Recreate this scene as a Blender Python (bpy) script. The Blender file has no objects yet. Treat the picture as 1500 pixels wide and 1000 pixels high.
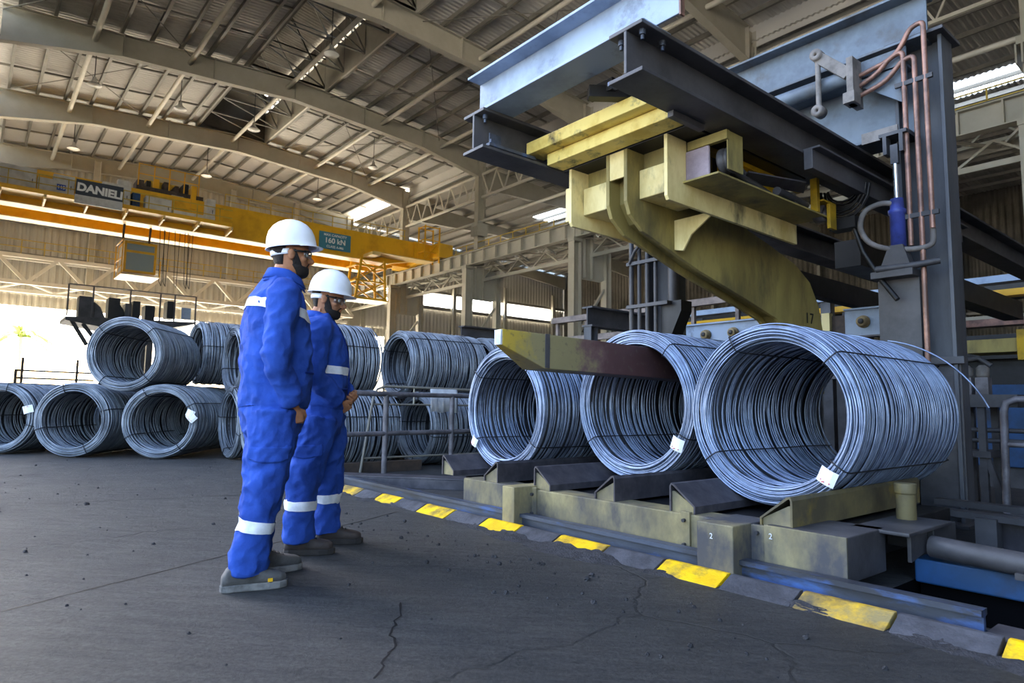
import bpy, math, random
import numpy as np
from mathutils import Vector, Matrix
R = math.radians
scene = bpy.context.scene
col = scene.collection

# ------------------------------------------------------------------ camera
PITCH, ROLL, YAW, FPX, EYE = R(5.49), R(0.808), R(50.46), 962.0, 0.92
fh = Vector((math.cos(YAW), math.sin(YAW), 0)); rt = Vector((math.sin(YAW), -math.cos(YAW), 0)); up = Vector((0, 0, 1))
fw = fh * math.cos(PITCH) + up * math.sin(PITCH)
u0 = rt.cross(fw)
cr = rt * math.cos(ROLL) + u0 * math.sin(ROLL)
cu = cr.cross(fw)
cam = bpy.data.cameras.new('camera'); camo = bpy.data.objects.new('camera', cam); col.objects.link(camo)
M = Matrix((cr, cu, -fw)).transposed().to_4x4(); M.translation = (0, 0, EYE)
camo.matrix_world = M
cam.sensor_width = 36; cam.lens = FPX * 36 / 1500; cam.clip_end = 600; cam.clip_start = 0.05
cam.dof.use_dof = True; cam.dof.focus_distance = 4.2; cam.dof.aperture_fstop = 5.0
scene.camera = camo

# ------------------------------------------------------------------ sky, sun, exposure
w = bpy.data.worlds.new('sky'); scene.world = w; w.use_nodes = True
nt = w.node_tree; nt.nodes.clear()
sky = nt.nodes.new('ShaderNodeTexSky'); sky.sky_type = 'NISHITA'; sky.sun_disc = False
SUN_EL, SUN_AZ = R(42), R(76)
sky.sun_elevation = SUN_EL; sky.sun_rotation = R(90) - SUN_AZ; sky.air_density = 1.0; sky.dust_density = 3.0; sky.ozone_density = 0.6
bg = nt.nodes.new('ShaderNodeBackground'); bg.inputs[1].default_value = 0.32
wo = nt.nodes.new('ShaderNodeOutputWorld')
nt.links.new(sky.outputs[0], bg.inputs[0]); nt.links.new(bg.outputs[0], wo.inputs[0])
sl = bpy.data.lights.new('sun', 'SUN'); sl.energy = 24.0; sl.angle = R(0.6); sl.color = (1, 0.95, 0.86)
so = bpy.data.objects.new('sun', sl); col.objects.link(so)
so.rotation_euler = Vector((math.cos(SUN_AZ) * math.cos(SUN_EL), math.sin(SUN_AZ) * math.cos(SUN_EL), math.sin(SUN_EL))).to_track_quat('Z', 'Y').to_euler()
vs = scene.view_settings
vs.view_transform = 'Standard'; vs.look = 'None'; vs.gamma = 1.0; vs.use_curve_mapping = False
vs.exposure = 2.1
cy = scene.cycles
cy.max_bounces = 10; cy.diffuse_bounces = 6; cy.glossy_bounces = 4; cy.transmission_bounces = 6; cy.transparent_max_bounces = 8
cy.use_denoising = True; cy.caustics_reflective = False; cy.caustics_refractive = False
cy.sample_clamp_indirect = 8.0

# ------------------------------------------------------------------ materials
def lin(h):
    if isinstance(h, (tuple, list)): return (*h[:3], 1)
    h = h.lstrip('#'); c = [int(h[i:i + 2], 16) / 255 for i in (0, 2, 4)]
    return tuple(x / 12.92 if x <= .04045 else ((x + .055) / 1.055) ** 2.4 for x in c) + (1,)
def mat(name, base, dirt=None, amt=0.5, scale=3.0, rough=0.6, metal=0.0, bump=0.0, bscale=40.0, streak=None, contrast=0.18, spec=0.4, rvar=0.1, dirt2=None, amt2=0.6, scale2=1.0):
    m = bpy.data.materials.new(name); m.use_nodes = True
    n = m.node_tree; b = n.nodes['Principled BSDF']; L = n.links.new
    b.inputs['Base Color'].default_value = lin(base); b.inputs['Roughness'].default_value = rough
    b.inputs['Metallic'].default_value = metal; b.inputs['Specular IOR Level'].default_value = spec
    tc = n.nodes.new('ShaderNodeTexCoord'); mp = n.nodes.new('ShaderNodeMapping'); L(tc.outputs['Object'], mp.inputs[0])
    if streak: mp.inputs['Scale'].default_value = streak
    cur = None
    def layer(prev, colr, amount, sc, con, seed):
        t = n.nodes.new('ShaderNodeTexNoise'); t.inputs['Scale'].default_value = sc; t.inputs['Detail'].default_value = 8; t.inputs['Roughness'].default_value = .65
        t.noise_dimensions = '4D'; t.inputs['W'].default_value = seed
        L(mp.outputs[0], t.inputs['Vector'])
        r = n.nodes.new('ShaderNodeValToRGB'); c = 1 - amount
        c = 0.5 + (c - 0.5) * 0.5
        r.color_ramp.elements[0].position = max(0, c - con / 2); r.color_ramp.elements[1].position = min(1, c + con / 2)
        L(t.outputs['Fac'], r.inputs[0])
        mx = n.nodes.new('ShaderNodeMix'); mx.data_type = 'RGBA'
        L(r.outputs[0], mx.inputs['Factor'])
        if prev is None: mx.inputs['A'].default_value = lin(base)
        else: L(prev, mx.inputs['A'])
        mx.inputs['B'].default_value = lin(colr)
        return mx.outputs['Result'], t
    t = None
    if dirt is not None: cur, t = layer(cur, dirt, amt, scale, contrast, 1.3)
    if dirt2 is not None: cur, t = layer(cur, dirt2, amt2, scale2, contrast, 7.7)
    if cur is not None: L(cur, b.inputs['Base Color'])
    if t is not None and rvar:
        mr = n.nodes.new('ShaderNodeMapRange'); mr.inputs['To Min'].default_value = max(0.05, rough - rvar); mr.inputs['To Max'].default_value = min(1, rough + rvar)
        L(t.outputs['Fac'], mr.inputs[0]); L(mr.outputs[0], b.inputs['Roughness'])
    if bump:
        t2 = n.nodes.new('ShaderNodeTexNoise'); t2.inputs['Scale'].default_value = bscale; t2.inputs['Detail'].default_value = 6
        L(mp.outputs[0], t2.inputs['Vector'])
        bp = n.nodes.new('ShaderNodeBump'); bp.inputs['Strength'].default_value = bump; bp.inputs['Distance'].default_value = 0.02
        L(t2.outputs['Fac'], bp.inputs['Height']); L(bp.outputs[0], b.inputs['Normal'])
    return m

MT = {}
MT['sheet'] = mat('roof_sheeting', '#cdcac3', '#b9b6ae', .4, .35, rough=.6, bump=0, contrast=.7)
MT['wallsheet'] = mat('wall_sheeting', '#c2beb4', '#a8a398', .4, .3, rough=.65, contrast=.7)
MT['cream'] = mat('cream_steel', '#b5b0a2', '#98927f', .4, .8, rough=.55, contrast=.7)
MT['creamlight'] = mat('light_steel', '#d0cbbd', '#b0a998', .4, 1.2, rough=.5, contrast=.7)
MT['trusswhite'] = mat('pale_truss_paint', '#e2ddd0', '#c9c2b2', .4, 1.2, rough=.5, contrast=.7)
MT['purlin'] = mat('purlin_steel', '#87837a', '#6a665d', .5, 1.5, rough=.55, contrast=.7)
_m = MT['skylight'] = bpy.data.materials.new('translucent_skylight'); _m.use_nodes = True; _n = _m.node_tree; _n.nodes.remove(_n.nodes['Principled BSDF'])
_t = _n.nodes.new('ShaderNodeBsdfTranslucent'); _t.inputs[0].default_value = (.30, .36, .45, 1); _n.links.new(_t.outputs[0], _n.nodes['Material Output'].inputs[0])
MT['concrete'] = mat('concrete', '#8d8a84', '#6b6863', .5, 2, rough=.9)
MT['bluesteel'] = mat('blue_painted_steel', '#93a3b8', '#7b8a9e', .4, 2.2, rough=.45, bump=.05, bscale=12, dirt2='#4b4c50', amt2=.16, scale2=4)
MT['darkbluesteel'] = mat('dirty_blue_steel', '#505359', '#3a3b40', .5, 2.5, rough=.5, bump=.1, streak=(1, 1, .25))
MT['dark'] = mat('sooty_dark_steel', '#4c4b4e', '#353538', .5, 2.0, rough=.5, bump=.1, bscale=20)
MT['black'] = mat('black_grease_steel', '#17171a', '#0e0e10', .5, 5, rough=.5)
MT['yellow'] = mat('worn_cream_yellow_paint', '#e6d79c', '#cbb573', .4, 2.5, rough=.5, bump=.08, bscale=25, dirt2='#4b4638', amt2=.2, scale2=3.2, streak=(1, 1, .5))
MT['olive'] = mat('dusty_olive_yellow_paint', '#a89a5c', '#877a48', .5, 2.0, rough=.6, bump=.08, bscale=25, dirt2='#4f4a3a', amt2=.35, scale2=2.2, streak=(1, 1, .35))
MT['tableyellow'] = mat('sooty_yellow_paint', '#a0946a', '#7d7353', .5, 3, rough=.65, bump=.08, dirt2='#46464a', amt2=.5, scale2=1.6, streak=(1, 1, .6))
MT['railyellow'] = mat('yellow_handrail', '#c9ac45', '#a88d34', .4, 2, rough=.5)
MT['craneyellow'] = mat('crane_yellow_paint', '#e8b020', '#cc9618', .4, .6, rough=.45)
MT['kerbyellow'] = mat('kerb_yellow_paint', '#f0c400', '#d9a800', .4, 6, rough=.6, bump=.15, bscale=60, dirt2='#4b463c', amt2=.3, scale2=5)
MT['kerbworn'] = mat('worn_kerb_yellow_paint', '#d8ac1c', '#8b7c52', .5, 5, rough=.7, bump=.2, bscale=60, dirt2='#45423d', amt2=.45, scale2=4)
MT['kerbdark'] = mat('sooty_kerb_concrete', '#4c4d54', '#37383e', .5, 6, rough=.8, bump=.3, bscale=50)
MT['saddle'] = mat('scuffed_saddle_steel', '#565358', '#413f45', .5, 6, rough=.5, metal=.3, bump=.05)
MT['rail'] = mat('blue_worn_rail', '#4f5766', '#383b42', .5, 4, rough=.45, metal=.2, dirt2='#4469a8', amt2=.2, scale2=7, streak=(1, .3, 1))
MT['deepblue'] = mat('deep_blue_paint', '#234e80', '#1f4064', .5, 3, rough=.5, dirt2='#2d2f35', amt2=.3, scale2=2)
MT['copper'] = mat('coppery_pipe', '#9a7465', '#6f574e', .5, 8, rough=.4, metal=.4)
MT['wire'] = mat('mill_scale_wire', '#a4b4d0', '#66728a', .5, 5.0, rough=.36, metal=.6, contrast=.35)
MT['wiredark'] = mat('dull_mill_scale_wire', '#a3abb7', '#6a717c', .5, 4.0, rough=.5, metal=.5, contrast=.4)
MT['wirefill'] = mat('dark_gap_fill', '#32353d', '#25272d', .5, 8, rough=.6, metal=.3)  # dark filler, the shade between wire turns is in its colour
MT['strap'] = mat('binding_wire', '#2e3036', rough=.5, metal=.4)
MT['tag'] = mat('paper_tag', '#eef0f2', rough=.6)
MT['tagred'] = mat('tag_print_red', '#c2304a', rough=.6)
MT['dustgrey'] = mat('dusty_grey_steel', '#7d7874', '#5f5b58', .5, 6, rough=.7)
MT['bluedirty'] = mat('sooty_blue_steel', '#66727f', '#525c68', .45, 2.2, rough=.5, dirt2='#4b4843', amt2=.3, scale2=2.5)
MT['wallshade'] = mat('shade_toned_sheeting', '#5f594f', '#474239', .5, .3, rough=.8)  # darker copy of the wall sheeting, shade is put into its colour
MT['plate'] = mat('scraped_bright_steel', '#d9dde4', '#b5bac4', .4, 12, rough=.4)
MT['saddleolive'] = mat('sooty_olive_paint', '#736949', '#544e3d', .5, 3, rough=.6, dirt2='#9a8338', amt2=.22, scale2=3)

# ------------------------------------------------------------------ mesh builder
class MB:
    def __init__(s): s.v = []; s.f = []; s.sm = []
    def add(s, verts, faces, smooth=False):
        o = len(s.v); s.v.extend([tuple(map(float, p)) for p in verts]); s.f.extend([tuple(i + o for i in f) for f in faces]); s.sm.extend([smooth] * len(faces)); return s
    def box(s, x0, x1, y0, y1, z0, z1):
        v = [(x, y, z) for x in (x0, x1) for y in (y0, y1) for z in (z0, z1)]
        return s.add(v, [(0, 1, 3, 2), (4, 6, 7, 5), (0, 4, 5, 1), (2, 3, 7, 6), (0, 2, 6, 4), (1, 5, 7, 3)])
    def prism(s, poly, axis, a, b):
        """poly: 2D points in the two other axes (cyclic order x,y,z without axis)"""
        n = len(poly)
        def P(p, t):
            if axis == 'x': return (t, p[0], p[1])
            if axis == 'y': return (p[0], t, p[1])
            return (p[0], p[1], t)
        v = [P(p, a) for p in poly] + [P(p, b) for p in poly]
        f = [tuple(range(n))[::-1], tuple(range(n, 2 * n))] + [(i, (i + 1) % n, n + (i + 1) % n, n + i) for i in range(n)]
        return s.add(v, f)
    def bar(s, p, q, w, h, upv=(0, 0, 1)):
        p = Vector(p); q = Vector(q); d = (q - p).normalized(); u = Vector(upv)
        if abs(d.dot(u)) > .99: u = Vector((1, 0, 0))
        a = d.cross(u).normalized() * (w / 2); b = a.cross(d).normalized() * (h / 2)
        v = [p - a - b, p + a - b, p + a + b, p - a + b, q - a - b, q + a - b, q + a + b, q - a + b]
        return s.add(v, [(3, 2, 1, 0), (4, 5, 6, 7), (0, 1, 5, 4), (1, 2, 6, 5), (2, 3, 7, 6), (3, 0, 4, 7)])
    def tube(s, pts, r, n=8, closed=False, caps=True):
        pts = [Vector(p) for p in pts]; m = len(pts)
        rr = r if isinstance(r, (list, tuple)) else [r] * m
        T = []
        for i in range(m):
            a = pts[(i - 1) % m] if (closed or i > 0) else pts[i]; b = pts[(i + 1) % m] if (closed or i < m - 1) else pts[i]
            T.append((b - a).normalized())
        u = Vector((0, 0, 1)) if abs(T[0].z) < .9 else Vector((1, 0, 0))
        u = (u - T[0] * u.dot(T[0])).normalized(); v = []
        for i in range(m):
            u = (u - T[i] * u.dot(T[i])).normalized(); w_ = T[i].cross(u)
            for k in range(n):
                a = 2 * math.pi * k / n; v.append(pts[i] + (u * math.cos(a) + w_ * math.sin(a)) * rr[i])
        f = []
        for i in range(m if closed else m - 1):
            for k in range(n):
                i2 = (i + 1) % m
                f.append((i * n + k, i * n + (k + 1) % n, i2 * n + (k + 1) % n, i2 * n + k))
        s.add(v, f, True)
        if caps and not closed: s.add(v[:n], [tuple(range(n))[::-1]]); s.add(v[-n:], [tuple(range(n))])
        return s
    def cyl(s, p, q, r, n=16): return s.tube([p, q], r, n)
    def ring(s, c, axis, r0, r1, h0, h1, n=24):
        ax = Vector(axis).normalized(); u = Vector((0, 0, 1)) if abs(ax.z) < .9 else Vector((1, 0, 0))
        u = (u - ax * u.dot(ax)).normalized(); w_ = ax.cross(u); c = Vector(c); v = []
        for (r, h) in ((r0, h0), (r1, h0), (r1, h1), (r0, h1)):
            for k in range(n):
                a = 2 * math.pi * k / n; v.append(c + ax * h + (u * math.cos(a) + w_ * math.sin(a)) * r)
        f = [(i * n + k, i * n + (k + 1) % n, ((i + 1) % 4) * n + (k + 1) % n, ((i + 1) % 4) * n + k) for i in range(4) for k in range(n)]
        return s.add(v, f, True)
    def lathe(s, prof, c=(0, 0, 0), axis=(0, 0, 1), n=24):
        ax = Vector(axis).normalized(); u = Vector((0, 0, 1)) if abs(ax.z) < .9 else Vector((1, 0, 0))
        u = (u - ax * u.dot(ax)).normalized(); w_ = ax.cross(u); c = Vector(c); v = []
        for (r, h) in prof:
            for k in range(n):
                a = 2 * math.pi * k / n; v.append(c + ax * h + (u * math.cos(a) + w_ * math.sin(a)) * r)
        m = len(prof)
        f = [(i * n + k, i * n + (k + 1) % n, (i + 1) * n + (k + 1) % n, (i + 1) * n + k) for i in range(m - 1) for k in range(n)]
        return s.add(v, f, True)
    def ibeam(s, p, q, w, h, tw, tf, upv=(0, 0, 1)):
        """I section from p to q (p, q on the section's centre)"""
        p = Vector(p); q = Vector(q); d = (q - p).normalized(); u = Vector(upv)
        a = d.cross(u).normalized(); b = a.cross(d).normalized()
        s.bar(p + b * (h / 2 - tf / 2), q + b * (h / 2 - tf / 2), w, tf, upv); s.bar(p - b * (h / 2 - tf / 2), q - b * (h / 2 - tf / 2), w, tf, upv)
        s.bar(p, q, tw, h - 2 * tf, upv); return s
    def mesh(s, name):
        me = bpy.data.meshes.new(name); me.from_pydata(s.v, [], s.f)
        me.polygons.foreach_set('use_smooth', s.sm); me.update(); return me
    def build(s, name, m, parent=None, bevel=0.0):
        me = s.mesh(name); o = bpy.data.objects.new(name, me); col.objects.link(o)
        if m: me.materials.append(MT[m] if isinstance(m, str) else m)
        if parent is not None: o.parent = parent
        if bevel:
            b = o.modifiers.new('bevel', 'BEVEL'); b.width = bevel; b.segments = 2; b.limit_method = 'ANGLE'; b.angle_limit = R(40)
        return o
def tag(o, label, cat, group=None, kind=None):
    o['label'] = label; o['category'] = cat
    if group: o['group'] = group
    if kind: o['kind'] = kind
    return o
def empty(name, loc=(0, 0, 0), rz=0):
    o = bpy.data.objects.new(name, None); col.objects.link(o); o.location = loc; o.rotation_euler = (0, 0, rz); o.empty_display_size = .1; return o
def inst(name, me, parent=None, loc=(0, 0, 0), rot=(0, 0, 0)):
    o = bpy.data.objects.new(name, me); col.objects.link(o); o.location = loc; o.rotation_euler = rot
    if parent is not None: o.parent = parent
    return o
def text(name, body, size, mt, mtx, parent, ext=.004, bold=0.0, align='CENTER', space=1.0):
    c = bpy.data.curves.new(name, 'FONT'); c.body = body; c.size = size; c.extrude = ext; c.offset = bold
    c.align_x = align; c.align_y = 'CENTER'; c.space_character = space
    c.materials.append(MT[mt] if isinstance(mt, str) else mt)
    o = bpy.data.objects.new(name, c); col.objects.link(o); bpy.context.view_layer.update()
    me = bpy.data.meshes.new_from_object(o.evaluated_get(bpy.context.evaluated_depsgraph_get())); bpy.data.objects.remove(o)
    me.name = name; me.materials.clear(); me.materials.append(MT[mt] if isinstance(mt, str) else mt)
    o = bpy.data.objects.new(name, me); col.objects.link(o); o.parent = parent; o.matrix_local = mtx; return o
def frame(o, xdir, ydir):
    """matrix with local x, y along the given directions"""
    x = Vector(xdir).normalized(); y = Vector(ydir).normalized(); z = x.cross(y).normalized(); y = z.cross(x)
    m = Matrix((x, y, z)).transposed().to_4x4(); m.translation = o; return m
rng = random.Random(7)

# ------------------------------------------------------------------ floor
def floor_material():
    m = bpy.data.materials.new('sooty_concrete_floor'); m.use_nodes = True
    n = m.node_tree; b = n.nodes['Principled BSDF']; L = n.links.new
    tc = n.nodes.new('ShaderNodeTexCoord')
    def noise(sc, det, seed, rough=.6, vec=None):
        t = n.nodes.new('ShaderNodeTexNoise'); t.noise_dimensions = '4D'; t.inputs['W'].default_value = seed
        t.inputs['Scale'].default_value = sc; t.inputs['Detail'].default_value = det; t.inputs['Roughness'].default_value = rough
        L(vec or tc.outputs['Object'], t.inputs['Vector']); return t.outputs['Fac']
    def ramp(src, p0, c0, p1, c1):
        r = n.nodes.new('ShaderNodeValToRGB'); e = r.color_ramp.elements
        e[0].position = p0; e[0].color = lin(c0); e[1].position = p1; e[1].color = lin(c1); L(src, r.inputs[0]); return r.outputs[0]
    def mix(f, a, bb, mode='MIX'):
        x = n.nodes.new('ShaderNodeMix'); x.data_type = 'RGBA'; x.blend_type = mode
        if isinstance(f, float): x.inputs['Factor'].default_value = f
        else: L(f, x.inputs['Factor'])
        L(a, x.inputs['A']); L(bb, x.inputs['B']); return x.outputs['Result']
    mp0 = n.nodes.new('ShaderNodeMapping'); mp0.inputs['Rotation'].default_value = (0, 0, R(45)); L(tc.outputs['Object'], mp0.inputs[0])
    mp = n.nodes.new('ShaderNodeMapping'); mp.inputs['Scale'].default_value = (.4, 2.0, 1); L(mp0.outputs[0], mp.inputs[0])
    base = ramp(noise(.55, 8, 0), .33, '#303034', .68, '#4e4d4d')
    streaks = ramp(noise(1.6, 8, 3, vec=mp.outputs[0]), .38, '#28282c', .66, '#575552')
    c = mix(.45, base, streaks)
    fine = ramp(noise(26, 8, 5, .8), .40, '#232327', .62, '#5c5c60')
    c = mix(.6, c, fine)
    c = mix(.6, c, ramp(noise(48, 8, 91, .85), .44, '#17171a', .60, '#646364'))
    c = mix(.35, c, ramp(noise(7, 8, 55, .75, mp.outputs[0]), .40, '#1f2023', .62, '#605f5d'))
    soot = ramp(noise(.9, 7, 11), .50, '#000000', .66, '#ffffff')
    sootc = n.nodes.new('ShaderNodeRGB'); sootc.outputs[0].default_value = lin('#2c2d31')
    x = n.nodes.new('ShaderNodeMath'); x.operation = 'MULTIPLY'; x.inputs[1].default_value = .6
    L(soot, x.inputs[0]); c = mix(x.outputs[0], c, sootc.outputs[0])
    # cracks
    wv = n.nodes.new('ShaderNodeTexVoronoi'); wv.feature = 'DISTANCE_TO_EDGE'; wv.inputs['Scale'].default_value = .33
    ad = n.nodes.new('ShaderNodeMixRGB'); ad.blend_type = 'ADD'; ad.inputs[0].default_value = .35
    nz = n.nodes.new('ShaderNodeTexNoise'); nz.inputs['Scale'].default_value = 2.2; nz.inputs['Detail'].default_value = 6; L(tc.outputs['Object'], nz.inputs['Vector'])
    L(tc.outputs['Object'], ad.inputs[1]); L(nz.outputs['Color'], ad.inputs[2]); L(ad.outputs[0], wv.inputs['Vector'])
    cr_ = ramp(wv.outputs['Distance'], .0, '#ffffff', .0022, '#000000')
    crc = n.nodes.new('ShaderNodeRGB'); crc.outputs[0].default_value = lin('#17171a')
    x2 = n.nodes.new('ShaderNodeMath'); x2.operation = 'MULTIPLY'; x2.inputs[1].default_value = .45; L(cr_, x2.inputs[0])
    sp = ramp(noise(4.5, 4, 71, .55), .66, '#000000', .70, '#ffffff')
    x3 = n.nodes.new('ShaderNodeMath'); x3.operation = 'MULTIPLY'; x3.inputs[1].default_value = .6; L(sp, x3.inputs[0]); c = mix(x3.outputs[0], c, crc.outputs[0])
    c = mix(x2.outputs[0], c, crc.outputs[0])
    L(c, b.inputs['Base Color'])
    mr = n.nodes.new('ShaderNodeMapRange'); mr.inputs['To Min'].default_value = .38; mr.inputs['To Max'].default_value = .8
    L(noise(1.3, 7, 21), mr.inputs[0]); L(mr.outputs[0], b.inputs['Roughness'])
    b.inputs['Specular IOR Level'].default_value = .35
    bp = n.nodes.new('ShaderNodeBump'); bp.inputs['Strength'].default_value = 1.0; bp.inputs['Distance'].default_value = .05
    h1 = noise(16, 9, 31, .8); h2 = noise(5, 9, 33, .75, vec=mp.outputs[0])
    hm = n.nodes.new('ShaderNodeMath'); hm.operation = 'MULTIPLY_ADD'; hm.inputs[1].default_value = 1.5; L(h2, hm.inputs[0]); L(h1, hm.inputs[2])
    hs = n.nodes.new('ShaderNodeMath'); hs.operation = 'SUBTRACT'; L(hm.outputs[0], hs.inputs[0]); L(x2.outputs[0], hs.inputs[1])
    L(hs.outputs[0], bp.inputs['Height']); L(bp.outputs[0], b.inputs['Normal'])
    return m
MT['pitblack'] = mat('black_pit_wall', '#0c0c0e', rough=.95, spec=.05)  # near-black matt lining of the pit
MT['floor'] = floor_material()
fm = MB(); PX0, PX1, PY0, PY1 = 3.43, 4.75, -6.0, 1.44
for (a, b_, c, d) in ((-1.5, -31, 70, PY0), (-1.5, PY1, 70, 66), (-1.5, PY0, PX0, PY1), (PX1, PY0, 70, PY1)): fm.add([(a, b_, 0), (c, b_, 0), (c, d, 0), (a, d, 0)], [(0, 1, 2, 3)])
fl = fm.build('floor', 'floor')
pt = MB().add([(x, y, z) for z in (0, -1.0) for x, y in ((PX0, PY0), (PX1, PY0), (PX1, PY1), (PX0, PY1))], [(0, 1, 5, 4), (1, 2, 6, 5), (2, 3, 7, 6), (3, 0, 4, 7), (4, 5, 6, 7)]).build('pit_lining', 'pitblack', fl)
tag(fl, 'dark sooty concrete floor of the steel hall', 'floor', kind='structure')
MT['sand'] = mat('pale_outdoor_ground', '#cdc8bc', '#bdb6a8', .5, .2, rough=.9)
g = MB()
g.box(-250, 300, 66, 420, -.4, -.03).box(-250, 300, -200, -31, -.4, -.03).box(70, 300, -31, 66, -.4, -.03)
tag(g.build('ground_outside', 'sand'), 'pale sunlit ground outside the hall doorway', 'ground', kind='structure')

MT['yard'] = mat('dark_unseen_yard', '#5d5e62', '#4b4c50', .5, .3, rough=.9)  # unseen ground, toned dark so less warm light bounces into the hall
tag(MB().box(-250, -1.5, -31, 66, -.4, -.03).build('ground_yard', 'yard'), 'unseen yard beside the hall, toned dark to cut warm bounce', 'ground', kind='structure')
# ------------------------------------------------------------------ roof and frame of the hall
FR = [-6, 6, 18, 30, 42, 54, 66]
SPAN = 31.0
def roof_z(x): return 21.35 + 1.15 * (1 - abs(x - 15.5) / 15.5)
ceil = empty('ceiling', (15.5, 30, 21)); tag(ceil, 'corrugated sheet roof on cream portal rafters and purlins', 'ceiling', kind='structure')
def P(mb, name, m, parent=ceil, **k):
    o = mb.build(name, m, None, **k); o.parent = parent; o.matrix_parent_inverse = Matrix.Translation(-parent.location) if parent.rotation_euler.z == 0 else parent.matrix_world.inverted(); return o
def corrugated(x0, z0, x1, z1, ya, yb, pitch=.3, amp=.05):
    n = int((yb - ya) / pitch * 4); ys = np.linspace(ya, yb, n + 1); prof = [0, amp, amp, 0]
    v = []; 
    for i, y in enumerate(ys):
        d = prof[i % 4]; v += [(x0, y, z0 + d), (x1, y, z1 + d)]
    return MB().add(v, [(2 * i, 2 * i + 1, 2 * i + 3, 2 * i + 2) for i in range(n)])
VX0, VX1 = 12.4, 17.6            # ridge ventilator opening
for a, b_ in zip(FR[:-1], FR[1:]):
    last = a == 54
    xs = (15.5, 15.5) if last else (VX0, VX1)
    P(corrugated(-.6, roof_z(-.6) + .2, xs[0], roof_z(xs[0]) + .2, a, b_ + (.6 if last else 0)), 'roof_sheet', 'sheet')
    P(corrugated(xs[1], roof_z(xs[1]) + .2, SPAN + .6, roof_z(SPAN + .6) + .2, a, b_ + (.6 if last else 0)), 'roof_sheet', 'sheet')
    px = [x for x in np.arange(.7, 31, 1.55) if last or not (VX0 < x < VX1)] + ([] if last else [VX0 - .1, VX1 + .1])
    for x in px:
        z = roof_z(x) + .07
        P(MB().add([(x - .08, a, z - .16), (x + .08, a, z - .16), (x + .08, a, z + .11), (x - .08, a, z + .11), (x - .08, b_, z - .16), (x + .08, b_, z - .16), (x + .08, b_, z + .11), (x - .08, b_, z + .11)],
                   [(0, 4, 5, 1), (1, 5, 6, 2), (3, 7, 4, 0), (0, 1, 2, 3), (7, 6, 5, 4)]), 'purlin', 'purlin')
    sag = MB()
    for f in (1 / 3, 2 / 3):
        y = a + (b_ - a) * f
        if last: segs = ((-.5, 15.5), (15.5, SPAN))
        else: segs = ((-.5, VX0), (VX1, SPAN))
        for (p, q) in segs: sag.bar((p, y, roof_z(p) + .02), (q, y, roof_z(q) + .02), .10, .12)
    P(sag, 'sag_rod', 'purlin')
    for x in (4.1, 9.0, 15.0, 22.0, 27.2):
        P(MB().cyl((x, a, roof_z(x) - .75), (x, b_, roof_z(x) - .75), .14, 10), 'strut_pipe', 'creamlight')
    br = MB()
    if not last:
        for (p, q) in ((0, 9), (9, 0), (18, 27), (27, 18)):
            br.tube([(p + .3, a, roof_z(p) - .3), (q, b_, roof_z(q) - .3)], .03, 5)
        P(br, 'wind_brace', 'purlin')
for (p, q) in ((-.6, 15.5), (15.5, 31.3)): P(corrugated(p, roof_z(p) + .2, q, roof_z(q) + .2, -30, -6), 'roof_sheet', 'sheet')
P(corrugated(31.3, 20.6, 64.7, 19.17, -30, -6), 'aisle_roof_sheet', 'wallsheet')
for a, b_ in [(-30, -6)] + list(zip(FR[:-2], FR[1:-1])): P(MB().box(31.45, 31.5, a, b_, 20.3, 21.62), 'eave_closure_sheet', 'sheet')
# ridge ventilator: upstand walls, louvre posts, raised roof
for a, b_ in zip(FR[:-2], FR[1:-1]):
    for x, s in ((VX0, -1), (VX1, 1)):
        P(MB().box(x - .06, x + .06, a, b_, roof_z(x) - .1, 24.75), 'ventilator_upstand', 'creamlight' if s > 0 else 'wallshade')
        if s < 0: P(MB().box(x - .05, x + .05, a, b_, 24.75, 26.3), 'ventilator_upstand', 'wallshade'); continue  # left side closed and toned dark to paint in the unlit shaft
        lv = MB()
        for y in np.arange(a, b_, 1.0): lv.box(x - .07, x + .07, y - .07, y + .07, 24.75, 26.2)
        lv.box(x - .05, x + .05, a, b_, 25.0, 25.12).box(x - .05, x + .05, a, b_, 25.5, 26.25)
        P(lv, 'louvre_post', 'purlin')
    P(corrugated(VX0 - 1.2, 26.2, 15.0, 26.9, a, b_), 'ventilator_roof_sheet', 'wallshade')
    P(corrugated(15.0, 26.9, VX1 + 1.2, 26.2, a, b_), 'ventilator_roof_sheet', 'wallshade')
    tr = MB()
    for y in np.arange(a, b_ + .1, 3.0):
        tr.bar((VX0, y, 22.6), (VX0, y, 26.3), .12, .12).bar((VX1, y, 22.6), (VX1, y, 26.3), .12, .12)
        tr.bar((VX0, y, 22.5), (VX1, y, 22.5), .1, .1).bar((VX0, y, 22.5), (15, y, 26.7), .09, .09).bar((VX1, y, 22.5), (15, y, 26.7), .09, .09).bar((VX0, y, 24.6), (VX1, y, 24.6), .07, .07)
        if y + 3 <= b_ + .1:
            tr.bar((VX0, y, 22.6), (VX0, y + 3, 24.6), .07, .07).bar((VX0, y + 3, 22.6), (VX0, y, 24.6), .07, .07)
            tr.bar((VX0, y, 22.5), (VX1, y + 3, 22.5), .07, .07)
    P(tr, 'ventilator_bracing', 'purlin')
for y in (-6, 54): P(MB().prism([(VX0, 22.2), (VX1, 22.2), (VX1, 26.3), (15, 26.95), (VX0, 26.3)], 'y', y - .05, y + .05), 'ventilator_end_wall', 'wallshade')
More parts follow.
